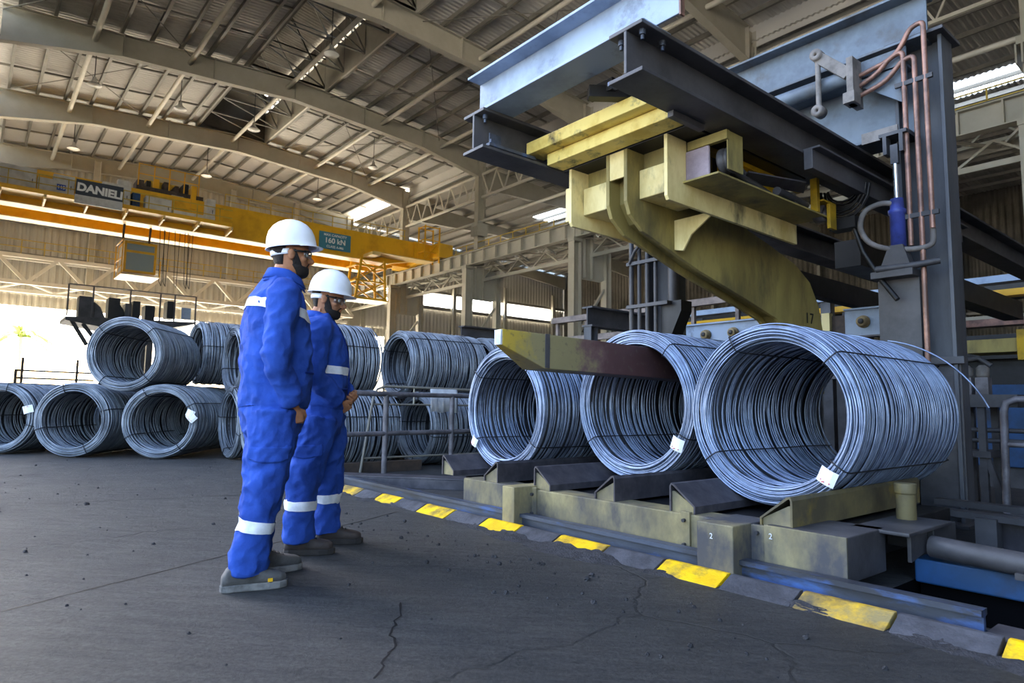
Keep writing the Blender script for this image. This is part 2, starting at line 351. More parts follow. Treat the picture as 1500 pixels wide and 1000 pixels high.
# portal rafters: tapered I girders
low = [(0, 19.3), (5.5, 20.35), (15.5, 20.95), (25.5, 20.35), (31, 19.3)]
top = [(31, 21.3), (15.5, 22.35), (0, 21.3)]
for y in FR:
    rm = MB(); rm.prism(low + top, 'y', y - .02, y + .02)
    def flange(p, q, t): rm.add([(p[0], y - .22, p[1]), (q[0], y - .22, q[1]), (q[0], y + .22, q[1]), (p[0], y + .22, p[1]), (p[0], y - .22, p[1] + t), (q[0], y - .22, q[1] + t), (q[0], y + .22, q[1] + t), (p[0], y + .22, p[1] + t)],
                                 [(3, 2, 1, 0), (4, 5, 6, 7), (0, 1, 5, 4), (1, 2, 6, 5), (2, 3, 7, 6), (3, 0, 4, 7)])
    for p, q in zip(low[:-1], low[1:]): flange(p, q, .05)
    for p, q in zip(top[:-1], top[1:]): flange(q, p, -.05)
    for x in (5.5, 10.4, 15.5, 20.6, 25.5): 
        zb = np.interp(x, [p[0] for p in low], [p[1] for p in low]); rm.box(x - .03, x + .03, y - .2, y + .2, zb, roof_z(x) - .05)
    P(rm, 'rafter', 'cream')

# columns, runway, jack trusses on the right line (x = 30..31)
for y in FR[1:]:
    c = MB()
    c.ibeam((30, y, 0), (30, y, 11.6), .55, .7, .03, .04, upv=(1, 0, 0))
    c.box(29.6, 30.4, y - .3, y + .3, 11.6, 11.85)
    c.prism([(29.7, 11.8), (33.2, 11.8), (33.2, 9.6), (32.4, 9.2), (30.4, 9.2)], 'y', y - .03, y + .03)
    c.ibeam((33.0, y, 0), (33.0, y, 11.6), .5, .5, .03, .04, upv=(1, 0, 0))
    c.ibeam((31.1, y, 9.3), (31.1, y, 21.2), .5, .75, .03, .04, upv=(1, 0, 0))
    c.box(30.6, 31.6, y - .4, y + .4, 15.2, 15.5)
    for k in range(5): c.box(30.55, 31.6, y - .42 + k * .2, y - .36 + k * .2, 14.4, 15.2)
    c.bar((30.3, y, 5.5), (33, y, 9.0), .16, .16); c.bar((30.3, y, 5.6), (33, y, 5.6), .16, .16)
    o = c.build('column', 'cream'); tag(o, 'cream steel crane column under the runway, %s bay' % {6: 'at the near right', 18: 'behind the blue gantry', 30: 'right of the window strip', 42: 'before the window strip', 54: 'at the window strip left end', 66: 'in the far corner'}[y], 'column', 'runway columns', 'structure')
rw = empty('runway_beam', (30, 30, 12)); tag(rw, 'cream crane runway girder with stiffeners above the far aisle', 'beam', kind='structure')
for a, b_ in zip(FR[:-1], FR[1:]):
    m_ = MB().ibeam((30, a + .03, 12.36), (30, b_ - .03, 12.36), .5, 1.04, .03, .05)
    P(m_, 'girder', 'cream', rw)
    st = MB()
    for y in np.arange(a + .75, b_, 1.5): st.box(29.76, 29.98, y - .03, y + .03, 11.9, 12.83)
    P(st, 'stiffener', 'cream', rw)
    tr = MB()      # surge truss beside the girder
    for y in np.arange(a, b_ - .1, 3.0): tr.bar((30, y, 11.9), (32.6, y + 1.5, 11.9), .12, .12).bar((32.6, y + 1.5, 11.9), (30, y + 3, 11.9), .12, .12)
    tr.bar((32.6, a, 11.9), (32.6, b_, 11.9), .2, .3)
    tr.bar((31.5, a, 10.9), (31.5, b_, 10.9), .2, .25)
    for y in np.arange(a, b_ - .1, 3.0): tr.bar((31.5, y, 10.9), (31.5, y + 1.5, 11.9), .1, .1).bar((31.5, y + 1.5, 11.9), (31.5, y + 3, 10.9), .1, .1)
    P(tr, 'surge_truss', 'cream', rw)
P(MB().bar((30, -6, 12.95), (30, 66, 12.95), .08, .12), 'crane_rail', 'dark', rw)
hr = MB()
for y in np.arange(-6, 50, 1.5): hr.bar((30.9, y, 12.88), (30.9, y, 13.95), .06, .06)
for z in (13.4, 13.92): hr.bar((30.9, -6, z), (30.9, 49.5, z), .06, .06)
P(hr, 'handrail', 'railyellow', rw)
P(MB().box(30.3, 32.4, -6, 66, 12.82, 12.88), 'walkway', 'purlin', rw)
def jack(a, b_, x, z0, z1, n, name='jack_truss'):
    t = MB(); t.bar((x, a, z1), (x, b_, z1), .16, .16).bar((x, a, z0), (x, b_, z0), .16, .16)
    d = (b_ - a) / n
    for k in range(n): t.bar((x, a + k * d, z1), (x, a + (k + .5) * d, z0), .09, .09).bar((x, a + (k + .5) * d, z0), (x, a + (k + 1) * d, z1), .09, .09)
    return t
for a, b_ in zip(FR[:-1], FR[1:]):
    P(jack(a + .4, b_ - .4, 31.0, 17.6, 19.5, 6), 'eave_truss', 'creamlight')
    P(MB().cyl((31.0, a, 15.6), (31.0, b_, 15.6), .13, 8), 'eave_strut', 'creamlight')
    P(jack(a + .4, b_ - .4, 36.5, 13.6, 14.6, 5), 'aisle_truss', 'cream')
# lower aisle roof to the right of the runway
for a, b_ in zip(FR[:-1], FR[1:]):
    P(corrugated(31.3, 20.6, 43.4, 20.08, a, b_), 'aisle_roof_sheet', 'wallsheet'); P(corrugated(45.6, 19.99, 64.7, 19.17, a, b_), 'aisle_roof_sheet', 'wallsheet')
    if a < 42: P(corrugated(43.4, 20.08, 45.6, 19.99, a, b_), 'skylight_sheet', 'skylight')
    elif a == 42: P(corrugated(43.4, 20.08, 45.6, 19.99, 42, 49.5), 'skylight_sheet', 'skylight'); P(corrugated(43.4, 20.08, 45.6, 19.99, 49.5, 54), 'aisle_roof_sheet', 'wallsheet')
    else: P(corrugated(43.4, 20.08, 45.6, 19.99, a, b_), 'aisle_roof_sheet', 'wallsheet')
    for x in np.arange(32, 64, 2.0): P(MB().box(x - .06, x + .06, a, b_, 20.35 - (x - 31.3) * .0428 - .12, 20.35 - (x - 31.3) * .0428 + .12), 'purlin', 'purlin')
for y in FR[1:]:
    P(MB().prism([(31.3, 20.3), (64, 18.9), (64, 17.2), (55, 18.2), (42, 18.8), (31.3, 18.4)], 'y', y - .15, y + .15), 'aisle_rafter', 'cream')

# ------------------------------------------------------------------ walls
def corrwall(axis, fixed, a, b_, z0, z1, pitch=.5, amp=.09):
    n = int((b_ - a) / pitch * 4); ts = np.linspace(a, b_, n + 1); prof = [0, amp, amp, 0]; v = []
    for i, t in enumerate(ts):
        d = prof[i % 4]
        if callable(z1): zz = z1(t)
        else: zz = z1
        v += [(t, fixed + d, z0), (t, fixed + d, zz)] if axis == 'y' else [(fixed + d, t, z0), (fixed + d, t, zz)]
    return MB().add(v, [(2 * i, 2 * i + 1, 2 * i + 3, 2 * i + 2) for i in range(n)])
wf = empty('wall_far', (15, 66, 0)); tag(wf, 'corrugated far gable wall above the bright open doorway', 'wall', kind='structure')
P(corrwall('y', 66.4, -1, 36, 9.3, lambda x: roof_z(x) + .32 if -.6 < x < 31.6 else 20.6), 'wall_sheet', 'wallsheet', wf)
P(corrwall('y', 66.35, -1, 36, 8.35, 9.3, .5), 'translucent_strip', 'creamlight', wf)
P(corrwall('y', 66.4, 36, 64.5, 0, 12.4), 'wall_sheet', 'wallsheet', wf)
P(corrwall('y', 66.4, 36, 64.5, 14.1, 20.5), 'wall_sheet', 'wallsheet', wf)
P(corrwall('y', 66.4, 61.6, 64.5, 12.4, 14.1), 'wall_sheet', 'wallsheet', wf)
gm = MB()
for z in (12.6, 15.2, 17.6): gm.box(-1, 36, 66.05, 66.2, z - .1, z + .1)
gm.box(36, 64, 66.05, 66.2, 12.1, 12.5).box(36, 64, 66.05, 66.2, 14.1, 14.4)
P(gm, 'girt', 'purlin', wf)
for x in (7.35, 18.7, 25): P(MB().ibeam((x, 65.7, 9.3), (x, 65.7, 21.4), .5, .5, .03, .04, upv=(1, 0, 0)), 'wall_post', 'creamlight', wf)
for x in (36.5, 45, 53, 61.5): P(MB().ibeam((x, 65.7, 0), (x, 65.7, 16), .4, .4, .03, .04, upv=(1, 0, 0)), 'wall_post', 'cream', wf)
wt = MB()
for (yy, zt, zb) in ((64.2, 12.1, 10.0),):
    wt.bar((-1, yy, zt), (31, yy, zt), .3, .3).bar((-1, yy, zb), (31, yy, zb), .3, .3)
    wt.bar((-1, 65.6, zt), (31, 65.6, zt), .25, .25).bar((-1, 65.6, zb - .5), (31, 65.6, zb - .5), .3, .3)
    n = 8; d = 32 / n
    for k in range(n):
        x = -1 + k * d
        wt.bar((x, yy, zb), (x + d / 2, yy, zt), .26, .26).bar((x + d / 2, yy, zt), (x + d, yy, zb), .26, .26)
        wt.bar((x, yy, zt), (x + d, 65.6, zt), .1, .1).bar((x, yy, zb), (x + d / 2, 65.6, zb - .5), .12, .12).bar((x + d / 2, 65.6, zb - .5), (x + d, yy, zb), .12, .12)
P(wt, 'wind_truss', 'trusswhite', wf)
hr = MB()
for x in np.arange(-.5, 31, 1.5): hr.bar((x, 64.2, 12.25), (x, 64.2, 13.4), .06, .06)
for z in (12.8, 13.38): hr.bar((-1, 64.2, z), (31, 64.2, z), .06, .06)
P(hr, 'walkway_handrail', 'railyellow', wf)
# far aisle lower wall bracing and wall on the right
wr = empty('wall_right', (64, 30, 0)); tag(wr, 'shadowed corrugated side wall of the far aisle', 'wall', kind='structure')
P(corrwall('x', 64.3, -30, 66.4, 0, 19.4), 'wall_sheet', 'wallshade', wr)  # shadow of the far aisle painted in as dark sheeting
wl = empty('wall_left', (-.8, 40, 0)); tag(wl, 'corrugated left side wall of the hall', 'wall', kind='structure')
P(corrwall('x', -.9, 18, 66.4, 0, 20.9), 'wall_sheet', 'wallsheet', wl)
P(corrwall('x', -.9, -30, -5, 0, 20.9), 'wall_sheet', 'wallsheet', wl)
wb = empty('wall_back', (15, -30, 0)); tag(wb, 'corrugated back gable wall of the hall', 'wall', kind='structure')
P(corrwall('y', -30.1, -1, 64.5, 0, lambda x: roof_z(x) + .2 if x < 31.6 else 20.6), 'wall_sheet', 'wallsheet', wb)
gm = MB()
for z in (3, 6, 9): gm.box(64.0, 64.2, -6, 66, z - .1, z + .1)
for y in range(0, 66, 6): gm.box(63.8, 64.2, y - .15, y + .15, 0, 15)
P(gm, 'girt', 'purlin', wr)
# ------------------------------------------------------------------ wire coils
def coil_mesh(name, Ro, Ri, Lc, n_out, n_in, n_face, wr, seg, sides, seed, wob=.02):
    """a coil along +x, front face at x = 0: many turns of wire"""
    g = np.random.default_rng(seed); V = []; F = []; off = 0
    th = np.linspace(0, 2 * np.pi, seg, endpoint=False)
    def turn(x, r, wx, wrad):
        nonlocal off
        p = g.uniform(0, 6.28, 4)
        xs = x + wx * np.cos(th + p[0]) + wx * .35 * np.cos(2 * th + p[1])
        rs = r + wrad * np.cos(th + p[2]) + wrad * .4 * np.cos(3 * th + p[3])
        C = np.stack([xs, rs * np.cos(th), rs * np.sin(th)], 1)
        rad = np.stack([np.zeros(seg), np.cos(th), np.sin(th)], 1); ax = np.array([1., 0, 0])
        k = np.arange(sides) * 2 * np.pi / sides
        P_ = C[:, None, :] + wr * (np.cos(k)[None, :, None] * rad[:, None, :] + np.sin(k)[None, :, None] * ax)
        V.append(P_.reshape(-1, 3))
        i = np.arange(seg)[:, None]; j = np.arange(sides)[None, :]; i2 = (i + 1) % seg; j2 = (j + 1) % sides
        F.append((off + np.stack([np.broadcast_to(i * sides + j, (seg, sides)), i * sides + j2, i2 * sides + j2, np.broadcast_to(i2 * sides + j, (seg, sides))], -1)).reshape(-1, 4)); off += seg * sides
    for k in range(n_out):
        x = .02 + (Lc - .04) * (k + g.uniform(-.35, .35)) / n_out
        edge = min(x, Lc - x) / .12
        r = Ro - wr - g.uniform(0, .012) - (.02 if edge < 1 else 0) * (1 - edge)
        turn(x, r - (g.random() < .3) * .014, g.uniform(.2, 1) * wob * 1.0, g.uniform(.2, 1) * .008)
    for k in range(n_in):
        x = .02 + (Lc - .04) * (k + g.uniform(-.4, .4)) / n_in
        turn(x, Ri + wr + g.uniform(0, .03), g.uniform(.2, 1) * wob * 1.4, g.uniform(.2, 1) * .014)
    for e, n_ in ((0, n_face), (1, n_face // 2)):
        for k in range(n_):
            r = Ri + wr + (Ro - Ri - 2 * wr) * (k + g.uniform(-.4, .4)) / n_
            d = g.uniform(0, .035) - .012 * math.sin(math.pi * (r - Ri) / (Ro - Ri))
            turn(d if e == 0 else Lc - d, r, g.uniform(.1, 1) * wob, g.uniform(.2, 1) * .011)
    V = np.concatenate(V).astype(np.float32); F = np.concatenate(F)
    me = bpy.data.meshes.new(name)
    me.vertices.add(len(V)); me.vertices.foreach_set('co', V.ravel())
    me.loops.add(F.size); me.loops.foreach_set('vertex_index', F.ravel().astype(np.int32))
    me.polygons.add(len(F)); me.polygons.foreach_set('loop_start', np.arange(0, F.size, 4, dtype=np.int32)); me.polygons.foreach_set('loop_total', np.full(len(F), 4, np.int32))
    me.polygons.foreach_set('use_smooth', np.ones(len(F), bool)); me.update(calc_edges=True)
    return me
def fill_mesh(Ro, Ri, Lc, n=48):  # solid tube added inside the wires so the gaps stay dark
    mb = MB(); mb.ring((0, 0, 0), (1, 0, 0), Ri + .03, Ro - .03, .03, Lc - .03, n); return mb.mesh('gap_fill')
def strap_mesh(Ro, Ri, Lc, ang, r=.005):
    c, s_ = math.cos(ang), math.sin(ang); pts = []
    def q(x, rr): return (x, rr * c, rr * s_)
    o_, i_ = Ro + .006, Ri - .006
    pts = [q(-.035, (Ro + Ri) / 2), q(-.025, i_ + .01), q(.02, i_)] + [q(x, i_ - .004 * math.sin(x * 7)) for x in np.linspace(.1, Lc - .1, 5)] + [q(Lc + .02, i_ + .01), q(Lc + .03, (Ro + Ri) / 2), q(Lc + .02, o_ - .01)] + [q(x, o_) for x in np.linspace(Lc - .1, .1, 5)] + [q(.02, o_), q(-.025, o_ - .012)]
    return MB().tube(pts, r, 6, closed=True).mesh('binding_wire')
def tag_part(parent, ang, r, sz, tilt, prints=True, x=-.045):
    c, s_ = math.cos(ang), math.sin(ang)
    mb = MB(); n = 5
    # slightly curled card lying on the front face (normal -x), rotated in its plane
    v = []; 
    for i in range(n):
        for j in (0, 1):
            a = (i / (n - 1) - .5) * sz; b = (j - .5) * sz * .82
            yy = a * math.cos(tilt) - b * math.sin(tilt); zz = a * math.sin(tilt) + b * math.cos(tilt)
            v.append((x - .018 * math.cos(i / (n - 1) * math.pi - 1.2) , r * c + yy, r * s_ + zz))
    mb.add(v, [(2 * i, 2 * i + 1, 2 * i + 3, 2 * i + 2) for i in range(n - 1)])
    o = mb.build('paper_tag', 'tag', parent); sd = o.modifiers.new('thickness', 'SOLIDIFY'); sd.thickness = .002; sd.offset = 0
    o['label'] = 'white paper tag'
    if prints:
        m2 = MB()
        for (a, b, ww, hh) in ((-.28, -.25, .07, .05), (.05, -.3, .14, .05), (.2, -.22, .05, .05)):
            a *= sz; b *= sz
            yy = a * math.cos(tilt) - b * math.sin(tilt); zz = a * math.sin(tilt) + b * math.cos(tilt)
            m2.box(x - .024, x - .019, r * c + yy - ww * sz / 2, r * c + yy + ww * sz / 2, r * s_ + zz - hh * sz / 2, r * s_ + zz + hh * sz / 2)
        m2.build('tag_print', 'tagred', o)
def coil(label, group, loc, rz, me, fme, straps, wm, tags=(), pitch=0, roll=0):
    t = empty('wire_coil', loc); t.rotation_euler = (roll, pitch, rz); tag(t, label, 'wire coil', group)
    o = inst('windings', me, t); 
    if not me.materials: me.materials.append(MT[wm])
    inst('gap_fill', fme, t)
    for sm_ in straps: inst('binding_wire', sm_, t)
    for tg in tags: tag_part(t, *tg)
    return t
CR, CRI = .59, .472
ZC = .885
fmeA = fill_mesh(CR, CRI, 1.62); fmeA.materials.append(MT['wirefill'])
def straps_for(Ro, Ri, Lc, angs, r=.005):
    out = []
    for a in angs:
        m_ = strap_mesh(Ro, Ri, Lc, R(a), r); m_.materials.append(MT['strap']); out.append(m_)
    return out
GRP = 'blue-grey wire coils on the saddle table'
# local y of a coil points along world +Y (away to the left in view): angle 0 = +Y, 90 = up
for (lab, x0, y0, seed, angs, tg) in (
    ('wire rod coil on the saddles nearest the tall blue column', 3.9, 2.165, 11, (62, 140, 215, 325), ((R(224), .53, .115, R(25)),)),
    ('wire rod coil with the hook fork reaching through its bore', 4.05, 3.40, 12, (48, 130, 205, 325), ((R(212), .535, .115, R(20)),)),
    ('wire rod coil on the saddles beside the tubular railing, below the fork tip', 3.77, 4.665, 13, (40, 135, 215, 322), ((R(321), .51, .105, R(30)),))):
    me = coil_mesh('windings', CR, CRI, 1.62, 122, 92, 26, .0062, 72, 5, seed)
    st = straps_for(CR, CRI, 1.62, [180 - a if False else a for a in angs])
    cc = coil(lab, GRP, (x0, y0, {11: .887, 12: .935, 13: .882}[seed]), 0, me, fmeA, st, 'wire', tg); cc.scale = (1, {11: .966, 12: 1, 13: .955}[seed], {11: .966, 12: 1, 13: .955}[seed])
# loose wire end springing off the near coil
lw = MB(); pts = []
for k in range(14):
    t = k / 13; a = R(100 + 75 * t)
    pts.append((5.5 + .03 * t, 2.165 - 0.02 * t + (.61 + .13 * t * t) * math.cos(a), ZC + (.60 + .10 * t * t) * math.sin(a)))
near_coil = [o for o in col.objects if o.name.startswith('wire_coil')][0]
P(lw.tube(pts, .0066, 6), 'loose_wire_end', 'wire', near_coil)

# stored coils
SR, SRI, SL = .58, .44, 1.5
meS = [coil_mesh('windings', SR, SRI, SL, 95, 60, 20, .009, 48, 4, 40 + k, wob=.035) for k in range(3)]
for m_ in meS: m_.materials.append(MT['wiredark'])
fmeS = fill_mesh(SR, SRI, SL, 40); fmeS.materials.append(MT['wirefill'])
stS = straps_for(SR, SRI, SL, (50, 140, 220, 320), .007)
A1 = R(55)
GS = 'stored wire coils on the hall floor'
def stored(label, x, y, z, rz, k, scale=1.0, tags=(), roll=0):
    t = coil(label, GS, (x, y, z), rz, meS[k % 3], fmeS, stS, 'wiredark', tags, roll=roll); t.scale = (scale,) * 3; return t
stored('dark wire coil at the floor, bottom left of the pyramid of three', 1.30, 12.35, .59, A1, 0, 1.0, roll=.4)
stored('dark wire coil with a white tag, bottom right of the pyramid of three', 2.34, 11.42, .59, A1, 1, 1.0, ((R(161), .5, .15, R(35)), (R(154), .49, .13, R(10), False)), roll=.2)
stored('dark wire coil lying on top of the pyramid of three', 1.86, 11.8, 1.63, A1, 2, 1.02, roll=1.5)
stored('dark wire coil on the floor cut by the left picture edge', .42, 13.6, .59, A1, 1, 1.0, ((R(20), .5, .15, R(20)),), roll=2.5)
# ------------------------------------------------------------------ kerb with painted blocks
kerb = empty('kerb', (3.1, 3, 0)); tag(kerb, 'low bevelled kerb with yellow painted blocks along the rail', 'kerb', kind='structure')
kx0, kx1, kz = 3.02, 3.165, .055
def kblock(y0, y1, m, nm='kerb_block'):
    y0, y1 = min(y0, y1), max(y0, y1)
    o = P(MB().prism([(kx0, 0), (kx0 + .012, .006), (kx1 - .03, kz), (kx1, kz), (kx1, 0)], 'y', y0 + .008, y1 - .008), nm, m, kerb, bevel=.004)
    return o
ys = [(-1.2, -.6, 'd'), (-.6, -.05, 'y'), (-.05, .33, 'd'), (.33, .80, 'y'), (.80, 1.185, 'd'), (1.185, 1.60, 'w'), (1.60, 1.99, 'd'), (1.99, 2.40, 'y'), (2.40, 2.83, 'd'), (2.83, 3.26, 'y'), (3.26, 3.66, 'd'), (3.66, 4.06, 'y'),
      (4.06, 4.50, 'd'), (4.50, 4.93, 'y'), (4.93, 5.35, 'd'), (5.35, 5.72, 'y'), (5.72, 6.10, 'd'), (6.10, 6.52, 'w'), (6.52, 7.2, 'd')]
for a, b_, c in ys: kblock(a, b_, {'d': 'kerbdark', 'y': 'kerbyellow', 'w': 'kerbworn'}[c])
rail = MB().prism([(3.19, .0), (3.19, .02), (3.25, .03), (3.25, .085), (3.225, .09), (3.225, .115), (3.30, .115), (3.30, .09), (3.275, .085), (3.275, .03), (3.33, .02), (3.33, 0)], 'y', .9, 9.0)
tag(rail.build('floor_rail', 'rail'), 'blue-worn steel rail lying behind the painted kerb', 'rail')
tag(MB().box(3.18, 3.42, -1.2, .895, 0, .03).build('rail_end_plate', 'saddle'), 'flat scuffed steel plate continuing past the end of the rail', 'plate')

# ------------------------------------------------------------------ saddle table
tb = empty('saddle_table', (4.2, 3.3, 0)); tag(tb, 'sooty yellow saddle table carrying three wire coils on vee pads', 'table')
def T(mb, name, m, bevel=.006): return P(mb, name, m, tb, bevel=bevel)
T(MB().box(3.36, 3.56, 2.42, 3.75, .07, .285), 'beam', 'tableyellow')
T(MB().box(3.36, 3.56, 3.93, 4.70, .07, .285), 'beam', 'tableyellow')
for y in (2.415, 3.78): 
    T(MB().box(3.345, 3.375, y - .035, y + .035, .06, .30), 'joint_flange', 'tableyellow', .003)
    for z in (.11, .25): T(MB().cyl((3.325, y, z), (3.36, y, z), .011, 8), 'bolt', 'dark', 0)
T(MB().box(3.17, 3.56, 1.985, 2.21, .02, .295), 'post', 'tableyellow')
T(MB().box(3.17, 3.56, 3.79, 3.93, .02, .31), 'post', 'tableyellow')
T(MB().box(3.36, 3.56, 2.21, 2.42, .07, .285), 'beam', 'tableyellow')
T(MB().box(3.345, 3.375, 1.90, 1.985, .06, .29), 'joint_flange', 'tableyellow', .003)
for z in (.10, .25): T(MB().cyl((3.325, 1.945, z), (3.36, 1.945, z), .011, 8), 'bolt', 'dark', 0)
T(MB().box(3.345, 3.80, 1.475, 1.90, .075, .298), 'end_box', 'dark', .006)
T(MB().box(3.33, 3.345, 1.47, 1.90, .075, .30), 'end_plate', 'tableyellow', .003)
T(MB().box(3.56, 5.2, 1.6, 4.95, .10, .265), 'deck', 'black')
T(MB().box(3.72, 4.35, 1.33, 1.62, .278, .298), 'bracket_plate', 'dark')
T(MB().prism([(3.82, .277), (4.05, .277), (4.05, .17), (3.82, .135)], 'y', 1.36, 1.38), 'bracket_gusset', 'dark', .003)
T(MB().box(4.15, 4.5, 1.36, 1.64, .15, .277), 'bracket_box', 'dark')
T(MB().lathe([(0, .295), (.052, .295), (.052, .44), (.058, .445), (.058, .50), (0, .503)], (4.22, 1.52, 0)), 'bollard', 'saddleolive')
text_m = MT['tag']
text('number_mark', '2', .042, 'plate', frame(Vector((3.165, 2.115, .225)) - Vector(tb.location), (0, -1, 0), (0, 0, 1)), tb, .001)
text('number_mark', '2', .042, 'plate', frame(Vector((3.325, 1.86, .245)) - Vector(tb.location), (0, -1, 0), (0, 0, 1)), tb, .001)
def saddle(y_out, s, hide):
    """vee pad: vertical outer face at y_out, slope falls towards s"""
    z0, z1 = .285, .455; w_ = .185; x0, x1 = 3.38, 5.15
    prof = [(y_out, z0), (y_out + s * w_, z0), (y_out + s * w_, z0 + .045), (y_out + s * .032, z1 - .004), (y_out + s * .012, z1), (y_out, z1 - .02)]
    if s < 0: prof = prof[::-1]
    # bent cover plate (open shell) with recessed yellow web
    t = .011
    o = empty('saddle', (x0, y_out, z0)); o.parent = tb; o.matrix_parent_inverse = Matrix.Translation(-tb.location)
    outer = [(y_out, z0), (y_out, z1 - .02), (y_out + s * .012, z1), (y_out + s * .032, z1 - .004), (y_out + s * w_, z0 + .045), (y_out + s * w_, z0)]
    inner = [(y_out + s * t, z0), (y_out + s * t, z1 - .024), (y_out + s * .016, z1 - t), (y_out + s * .028, z1 - t - .006), (y_out + s * (w_ - t), z0 + .041), (y_out + s * (w_ - t), z0)]
    n = len(outer); mb = MB(); v = []
    for x in (x0, x1): v += [(x - x0, p[0] - y_out, p[1] - z0) for p in outer] + [(x - x0, p[0] - y_out, p[1] - z0) for p in inner]
    f = []
    for i in range(n - 1):
        f += [(i, i + 1, n + i + 1, n + i), (2 * n + i, 3 * n + i, 3 * n + i + 1, 2 * n + i + 1), (i, 2 * n + i, 2 * n + i + 1, i + 1), (n + i, n + i + 1, 3 * n + i + 1, 3 * n + i)]
    mb.add(v, f); c = mb.build('cover', hide, o)
    web = [(p[0] - y_out, min(p[1], z1 - .05) - z0) for p in inner]
    MB().prism(web, 'x', .015, .03).build('end_web', 'tableyellow', o)
    return o
for y, s, m in ((5.07, -1, 'saddle'), (4.255, 1, 'saddle'), (3.81, -1, 'saddle'), (2.995, 1, 'saddle'), (2.55, -1, 'saddle'), (1.765, 1, 'saddleolive')): saddle(y, s, m)

# ------------------------------------------------------------------ gantry
ga = empty('coil_gantry', (6.3, 3.36, 0)); tag(ga, 'dark blue steel portal gantry over the coil table', 'gantry')
def G(mb, name, m, bevel=.004): return P(mb, name, m, ga, bevel=bevel)
YR, YL = 2.57, 4.165
for y in (YR, YL): G(MB().ibeam((3.0, y, 3.11), (12.8, y, 3.11), .27, .33, .022, .026), 'runner_beam', 'dark')
G(MB().box(3.03, 3.31, 2.27, 4.30, 3.603, 3.625).box(3.16, 3.18, 2.27, 4.30, 3.297, 3.603).box(3.03, 3.31, 2.45, 4.30, 3.275, 3.297), 'cross_beam', 'bluesteel')
G(MB().box(3.15, 3.19, 2.262, 2.275, 3.28, 3.62), 'beam_end_edge', 'copper', 0)
for (x, y) in ((3.07, 2.49), (3.07, 2.66), (3.27, 2.49), (3.07, 4.10)):
    G(MB().cyl((x, y, 3.215), (x, y, 3.25), .022, 6).cyl((x, y, 3.185), (x, y, 3.215), .012, 6), 'bolt', 'rail', 0)
G(MB().box(3.02, 3.10, 2.70, 2.735, 2.955, 2.985), 'end_stop', 'rail')
G(MB().box(3.06, 3.55, 4.02, 4.07, 2.972, 3.0).box(3.08, 3.16, 4.03, 4.06, 3.0, 3.035).box(3.08, 3.2, 4.05, 4.06, 2.99, 3.09), 'wheel_rail', 'rail')
G(MB().bar((3.45, 3.05, 3.24), (3.45, 3.30, 3.24), .06, .09).bar((3.35, 3.22, 3.2), (4.0, 2.72, 3.2), .09, .09), 'tie_bar', 'black')
G(MB().box(4.98, 8.5, 2.36, 2.43, 2.80, 2.96).box(4.98, 8.5, 2.30, 2.45, 2.955, 2.972), 'cable_angle', 'dark')
G(MB().box(3.58, 3.95, 2.64, 2.69, 2.90, 2.944), 'guide_bar', 'dark')
# portal columns and top beam
for yc, nm in ((1.985, 'r'), (4.78, 'l')):
    G(MB().ibeam((6.3, yc, 0), (6.3, yc, 4.12), .26, .38, .022, .03, upv=(0, 1, 0)), 'column', 'darkbluesteel')
    G(MB().box(6.08, 6.52, yc - .23, yc + .23, 4.12, 4.15), 'cap_plate', 'dark')
    G(MB().box(6.05, 6.55, yc - .25, yc + .25, 0, .03), 'base_plate', 'dark')
G(MB().ibeam((6.2, 1.9, 4.33), (6.2, 4.9, 4.33), .3, .45, .02, .024), 'top_beam', 'bluedirty')
G(MB().ibeam((6.25, 2.04, 3.62), (6.25, 4.68, 3.62), .34, .62, .02, .024), 'portal_beam', 'bluedirty')
G(MB().prism([(2.04, 4.08), (2.55, 4.08), (2.55, 3.95), (2.04, 3.55)], 'x', 6.08, 6.10), 'gusset', 'bluedirty', .002)
G(MB().box(6.05, 6.075, 2.12, 2.42, 3.29, 3.39), 'splice_plate', 'dustgrey', .002)
G(MB().cyl((6.0, 2.42, 3.94), (6.0, 4.6, 3.94), .07, 14), 'torque_tube', 'bluedirty', 0)
G(MB().box(5.90, 6.1, 2.41, 2.47, 3.64, 4.08).box(5.86, 6.0, 2.39, 2.49, 3.64, 3.74), 'tube_bearing', 'dustgrey')
G(MB().bar((5.93, 2.46, 3.93), (5.9, 2.72, 4.19), .05, .10), 'lever_arm', 'dustgrey')
G(MB().cyl((5.9, 2.72, 3.68), (5.9, 2.72, 4.18), .024, 10).ring((5.9, 2.72, 4.20), (1, 0, 0), .015, .055, -.05, .05, 14).ring((5.9, 2.72, 3.66), (1, 0, 0), .015, .055, -.05, .05, 14), 'link_rod', 'dustgrey', 0)
def pipe(pts, r=.022, m='copper', name='hydraulic_pipe'):
    # round the corners
    out = []; pts = [Vector(p) for p in pts]
    out.append(pts[0])
    for a, b_, c in zip(pts[:-2], pts[1:-1], pts[2:]):
        d1 = (a - b_); d2 = (c - b_); rr = min(.12, d1.length * .45, d2.length * .45)
        p, q = b_ + d1.normalized() * rr, b_ + d2.normalized() * rr
        for k in range(5):
            t = k / 4; out.append(p * (1 - t) ** 2 + b_ * 2 * t * (1 - t) + q * t * t)
    out.append(pts[-1])
    return G(MB().tube(out, r, 8), name, m, 0)
for (y, zt, zb, z0) in ((2.05, 4.0, 2.3, 3.83), (1.965, 3.93, 1.3, 3.74), (1.885, 4.2, 2.42, 3.93)):
    pipe([(6.04, 2.44, z0), (6.04, y + .22, z0 + .06), (6.04, y + .1, zt), (6.04, y, zt + .02), (6.04, y, zb)])
for z in (3.72, 2.55): G(MB().box(6.02, 6.05, 1.83, 2.12, z - .02, z + .02), 'pipe_clamp', 'dark', .002)
